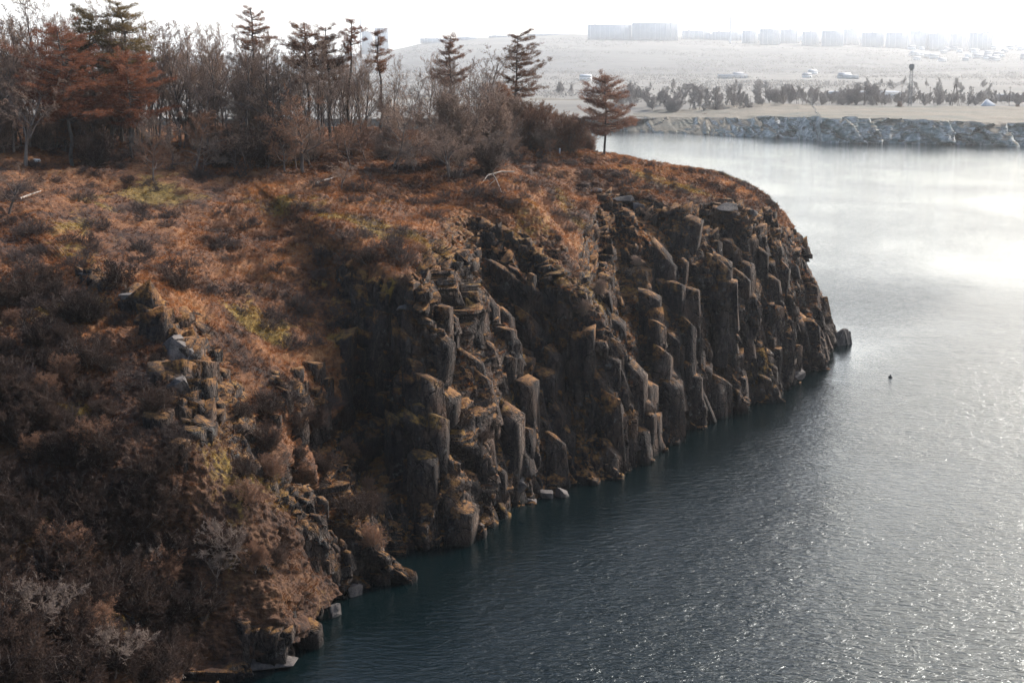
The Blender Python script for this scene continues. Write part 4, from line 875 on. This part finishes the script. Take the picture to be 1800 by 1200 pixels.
# A-frame pylon
x, y, z = FPx(1679, 880); e = empty('power_pylon', (x, y, z - .3), 'dark four-legged wooden power pylon on the far field edge', 'pylon'); hP = H + ray(1679, 147).z / ray(1679, 147).y * y - z
for a, b in ((-2.2, -1.4), (2.6, -1.4), (2.2, 1.4), (-2.6, 1.4)):
    m = MB(); m.segs([(a, b, 0)], [(a * .12, b * .12, hP)], .2, .15, 6); link('leg', m.mesh('leg', M_BARK), e)
m = MB()
for zf in (.35, .62): m.segs([(-2.4 * (1 - zf * .9), -1.4 * (1 - zf), zf * hP)], [(2.6 * (1 - zf * .9), -1.4 * (1 - zf), zf * hP)], .12, .12, 5)
m.segs([(-1.5, 0, hP * .88)], [(1.5, 0, hP * .88)], .12, .12, 5); link('crossbar', m.mesh('crossbar', M_BARK), e)
for i, (px, yt) in enumerate([(1258, 158), (1320, 168), (1376, 166), (1520, 152), (1497, 150), (1541, 150), (1585, 150), (1635, 152), (1711, 152), (1775, 152)]):
    y = 905 + (i % 3) * 30; x, y, z = FPx(px, y); h = H + ray(px, yt).z / ray(px, yt).y * y - z; e = empty('utility_pole', (x, y, z), 'thin utility pole among the trees behind the far field', 'pole', 'utility poles behind the far field')
    m = MB(); m.segs([(0, 0, -.5)], [(0, 0, h)], .17, .12, 6); link('post', m.mesh('post', M_BARK), e); m = MB(); m.segs([(-1, 0, h - .8)], [(1, 0, h - .8)], .08, .08, 4); link('crossarm', m.mesh('crossarm', M_BARK), e)
# pale boats / tents heap near the right
x, y, z = FPx(1738, 885); e = empty('white_tent', (x, y, z), 'white peaked canopy structure with dark poles at the right end of the far field', 'canopy')
m = MB(); m.add([(-4, -2, 1), (4, -2, 1.4), (4, 2, 1.4), (-4, 2, 1), (-1, 0, 5.2), (-4, -2, 0), (4, -2, 0), (4, 2, 0), (-4, 2, 0)], [(5, 6, 1, 0), (6, 7, 2, 1), (7, 8, 3, 2), (8, 5, 0, 3)], [(0, 1, 4), (1, 2, 4), (2, 3, 4), (3, 0, 4)]); link('canopy', m.mesh('canopy', M_WHT), e)
for a in ((-3, 1.6, 2.4, 6.6), (1.5, -1.5, -1, 5.6)): m = MB(); m.segs([(a[0], a[1], 0)], [(a[2], 0, a[3])], .12, .1, 5); link('pole', m.mesh('pole', M_STEEL), e)
for i, (px, yr, h_) in enumerate([(1240, 870, 4), (1265, 868, 3), (1583, 876, 4.5), (1790, 862, 3)]):
    x, y, z = FPx(px, yr); put_tree('multi', (x, y, z - .5), h_, ['dark round bush left on the bank road', 'smaller bush beside the dark round bush on the bank', 'dark bushy shrub at the foot of the lattice tower', 'low bush at the right end of the far field'][i], None, 'far_bush', 'shrub', wf=1.4)
# road strip at left of the field

# ------------------------------------------------------------------ haze
hz = MB(); hz.box((0, 3600, 172), (13200, 8000, 356))
t = NT('haze'); t.t.nodes.remove(t.b); pv = t.n('ShaderNodeVolumePrincipled', {'Color': (.93, .96, 1, 1), 'Density': .00008, 'Anisotropy': .55})
t.t.links.new(pv.outputs[0], t.out.inputs['Volume'])
ho = link('haze', hz.mesh('haze', t.m)); tag(ho, kind='stuff')

# ------------------------------------------------------------------ labels that single each repeat out
ORD = ['first', 'second', 'third', 'fourth', 'fifth', 'sixth', 'seventh', 'eighth', 'ninth', 'tenth', 'eleventh', 'twelfth', 'thirteenth', 'fourteenth', 'fifteenth', 'sixteenth', 'seventeenth', 'eighteenth', 'nineteenth', 'twentieth', 'twenty-first', 'twenty-second', 'twenty-third', 'twenty-fourth', 'twenty-fifth', 'twenty-sixth', 'twenty-seventh', 'twenty-eighth', 'twenty-ninth', 'thirtieth']
LM = [(127, 180, 'the large rust-red pine'), (233, 190, 'the orange-red pine'), (462, 100, 'the dark pine tip'), (565, 130, 'the dark pine pair'), (610, 110, 'the pointed rusty pine'), (668, 120, 'the sparse dark-tipped pine'),
      (795, 150, 'the narrow rust-topped pine'), (903, 150, 'the one-sided pine'), (1062, 210, 'the lone pine'), (533, 250, 'the flat-crowned orange tree'), (690, 260, 'the rounded dark tree'), (45, 260, 'the dark-trunked tree'), (340, 220, 'the pale dead tree'), (984, 268, 'the white marker post'), (270, 290, 'the thin rust-twigged tree')]
LM2 = [(880, 318, 'the fallen trunk'), (574, 320, 'the pale cut log'), (54, 345, 'the thin pale log'), (320, 618, 'the large ridge outcrop'), (238, 530, 'the cracked ridge outcrop'), (160, 483, 'the thin mossy slab'), (318, 700, 'the tilted ridge block'), (750, 550, 'the flat-topped block pair'), (1095, 352, 'the layered brink slab'), (1280, 368, 'the jagged capstone'),
       (158, 876, 'the short pale log'), (300, 972, 'the orange lichen rock'), (490, 850, 'the crooked dead bush'), (430, 960, 'the leaning dead tree'), (60, 1120, 'the fanned dead bush'), (270, 300, 'the thin rust-twigged tree'), (984, 268, 'the white marker post'), (1180, 300, 'the thin rim bush'), (690, 905, 'the rusty pillar bush'), (505, 1108, 'the upright shore boulder'), (45, 290, 'the dark-trunked tree'), (480, 420, 'the middle of the open slope')]
LM3 = [(1600, 150, 'the lattice tower'), (1679, 165, 'the wooden pylon'), (1288, 130, 'the long pale shed'), (1520, 155, 'the long white building'), (1738, 170, 'the white canopy'), (1110, 60, 'the largest slab building'), (1282, 50, 'the tall chimney'), (1376, 170, 'the bank road'), (1720, 56, 'the narrow block'), (1150, 200, 'the bank end'), (1450, 230, 'the shoreline step')]
def name_all(stems, lm):
    by = {}
    for o in list(C.objects):
        if o.parent is None and o.get('group') in stems: by.setdefault(o['group'], []).append(o)
    for g_, os_ in by.items():
        noun, where = stems[g_]; hs = sorted(o.scale[2] for o in os_); lo_, hi_ = hs[len(hs) // 3], hs[2 * len(hs) // 3]; keyed = {}
        for o in os_:
            px, py = pix(o.location); l_ = min(lm, key=lambda a: (a[0] - px) ** 2 + (a[1] - py) ** 2)
            side = 'left of' if px < l_[0] - 14 else 'right of' if px > l_[0] + 14 else ('below' if py > l_[1] + 10 else 'behind')
            sz = 'small' if o.scale[2] <= lo_ else 'large' if o.scale[2] > hi_ else 'mid-sized'
            keyed.setdefault((l_[2], side, sz), []).append((px, o))
        for (l_, side, sz), v in keyed.items():
            v.sort(key=lambda a: a[0])
            for i, (px, o) in enumerate(v):
                o['label'] = ('%s %s %s %s' % (sz, noun, side, l_)) + (', %s from left' % ORD[min(i, 29)] if len(v) > 1 else '')
name_all({'bare trees of the plateau wood': ('bare grey-brown tree', ''), 'slender trees on the skyline': ('slender skyline tree', ''), 'lower bare trees of the plateau wood': ('short lower-storey tree', ''),
          'bushes of the headland thicket': ('many-stemmed thicket bush', ''), 'bushes along the edge of the wood': ('leafless wood-edge bush', ''), 'small trees scattered below the wood': ('scattered little bare tree', '')}, LM)
name_all({'bushes in the shaded hollow': ('dark leafless bush', ''), 'bushes on the near slope': ('tangled brown bush', ''), 'bushes in the gully': ('twiggy gully bush', ''), 'bushes on the cliff face': ('dark cliff-face bush', ''), 'bushes on the cliff ledges': ('grey ledge bush', ''),
          'low shrubs on the sunlit slope': ('low dark shrub', ''), 'low shrubs on the lower slope': ('low shadowed shrub', ''), 'low shrubs near the brink': ('low brink shrub', ''), 'small shrubs at the end of the headland': ('dry headland shrub', ''), 'rust-coloured shrubs in the grass': ('rust-coloured shrub', '')}, LM2)
name_all({'trees behind the far field': ('hazy bare tree', ''), 'second belt of far trees': ('pale second-belt tree', ''), 'houses on the right of the ridge': ('pale suburb house', ''), 'houses on the far plain': ('tiny low house', ''), 'utility poles behind the far field': ('thin utility pole', '')}, LM3)
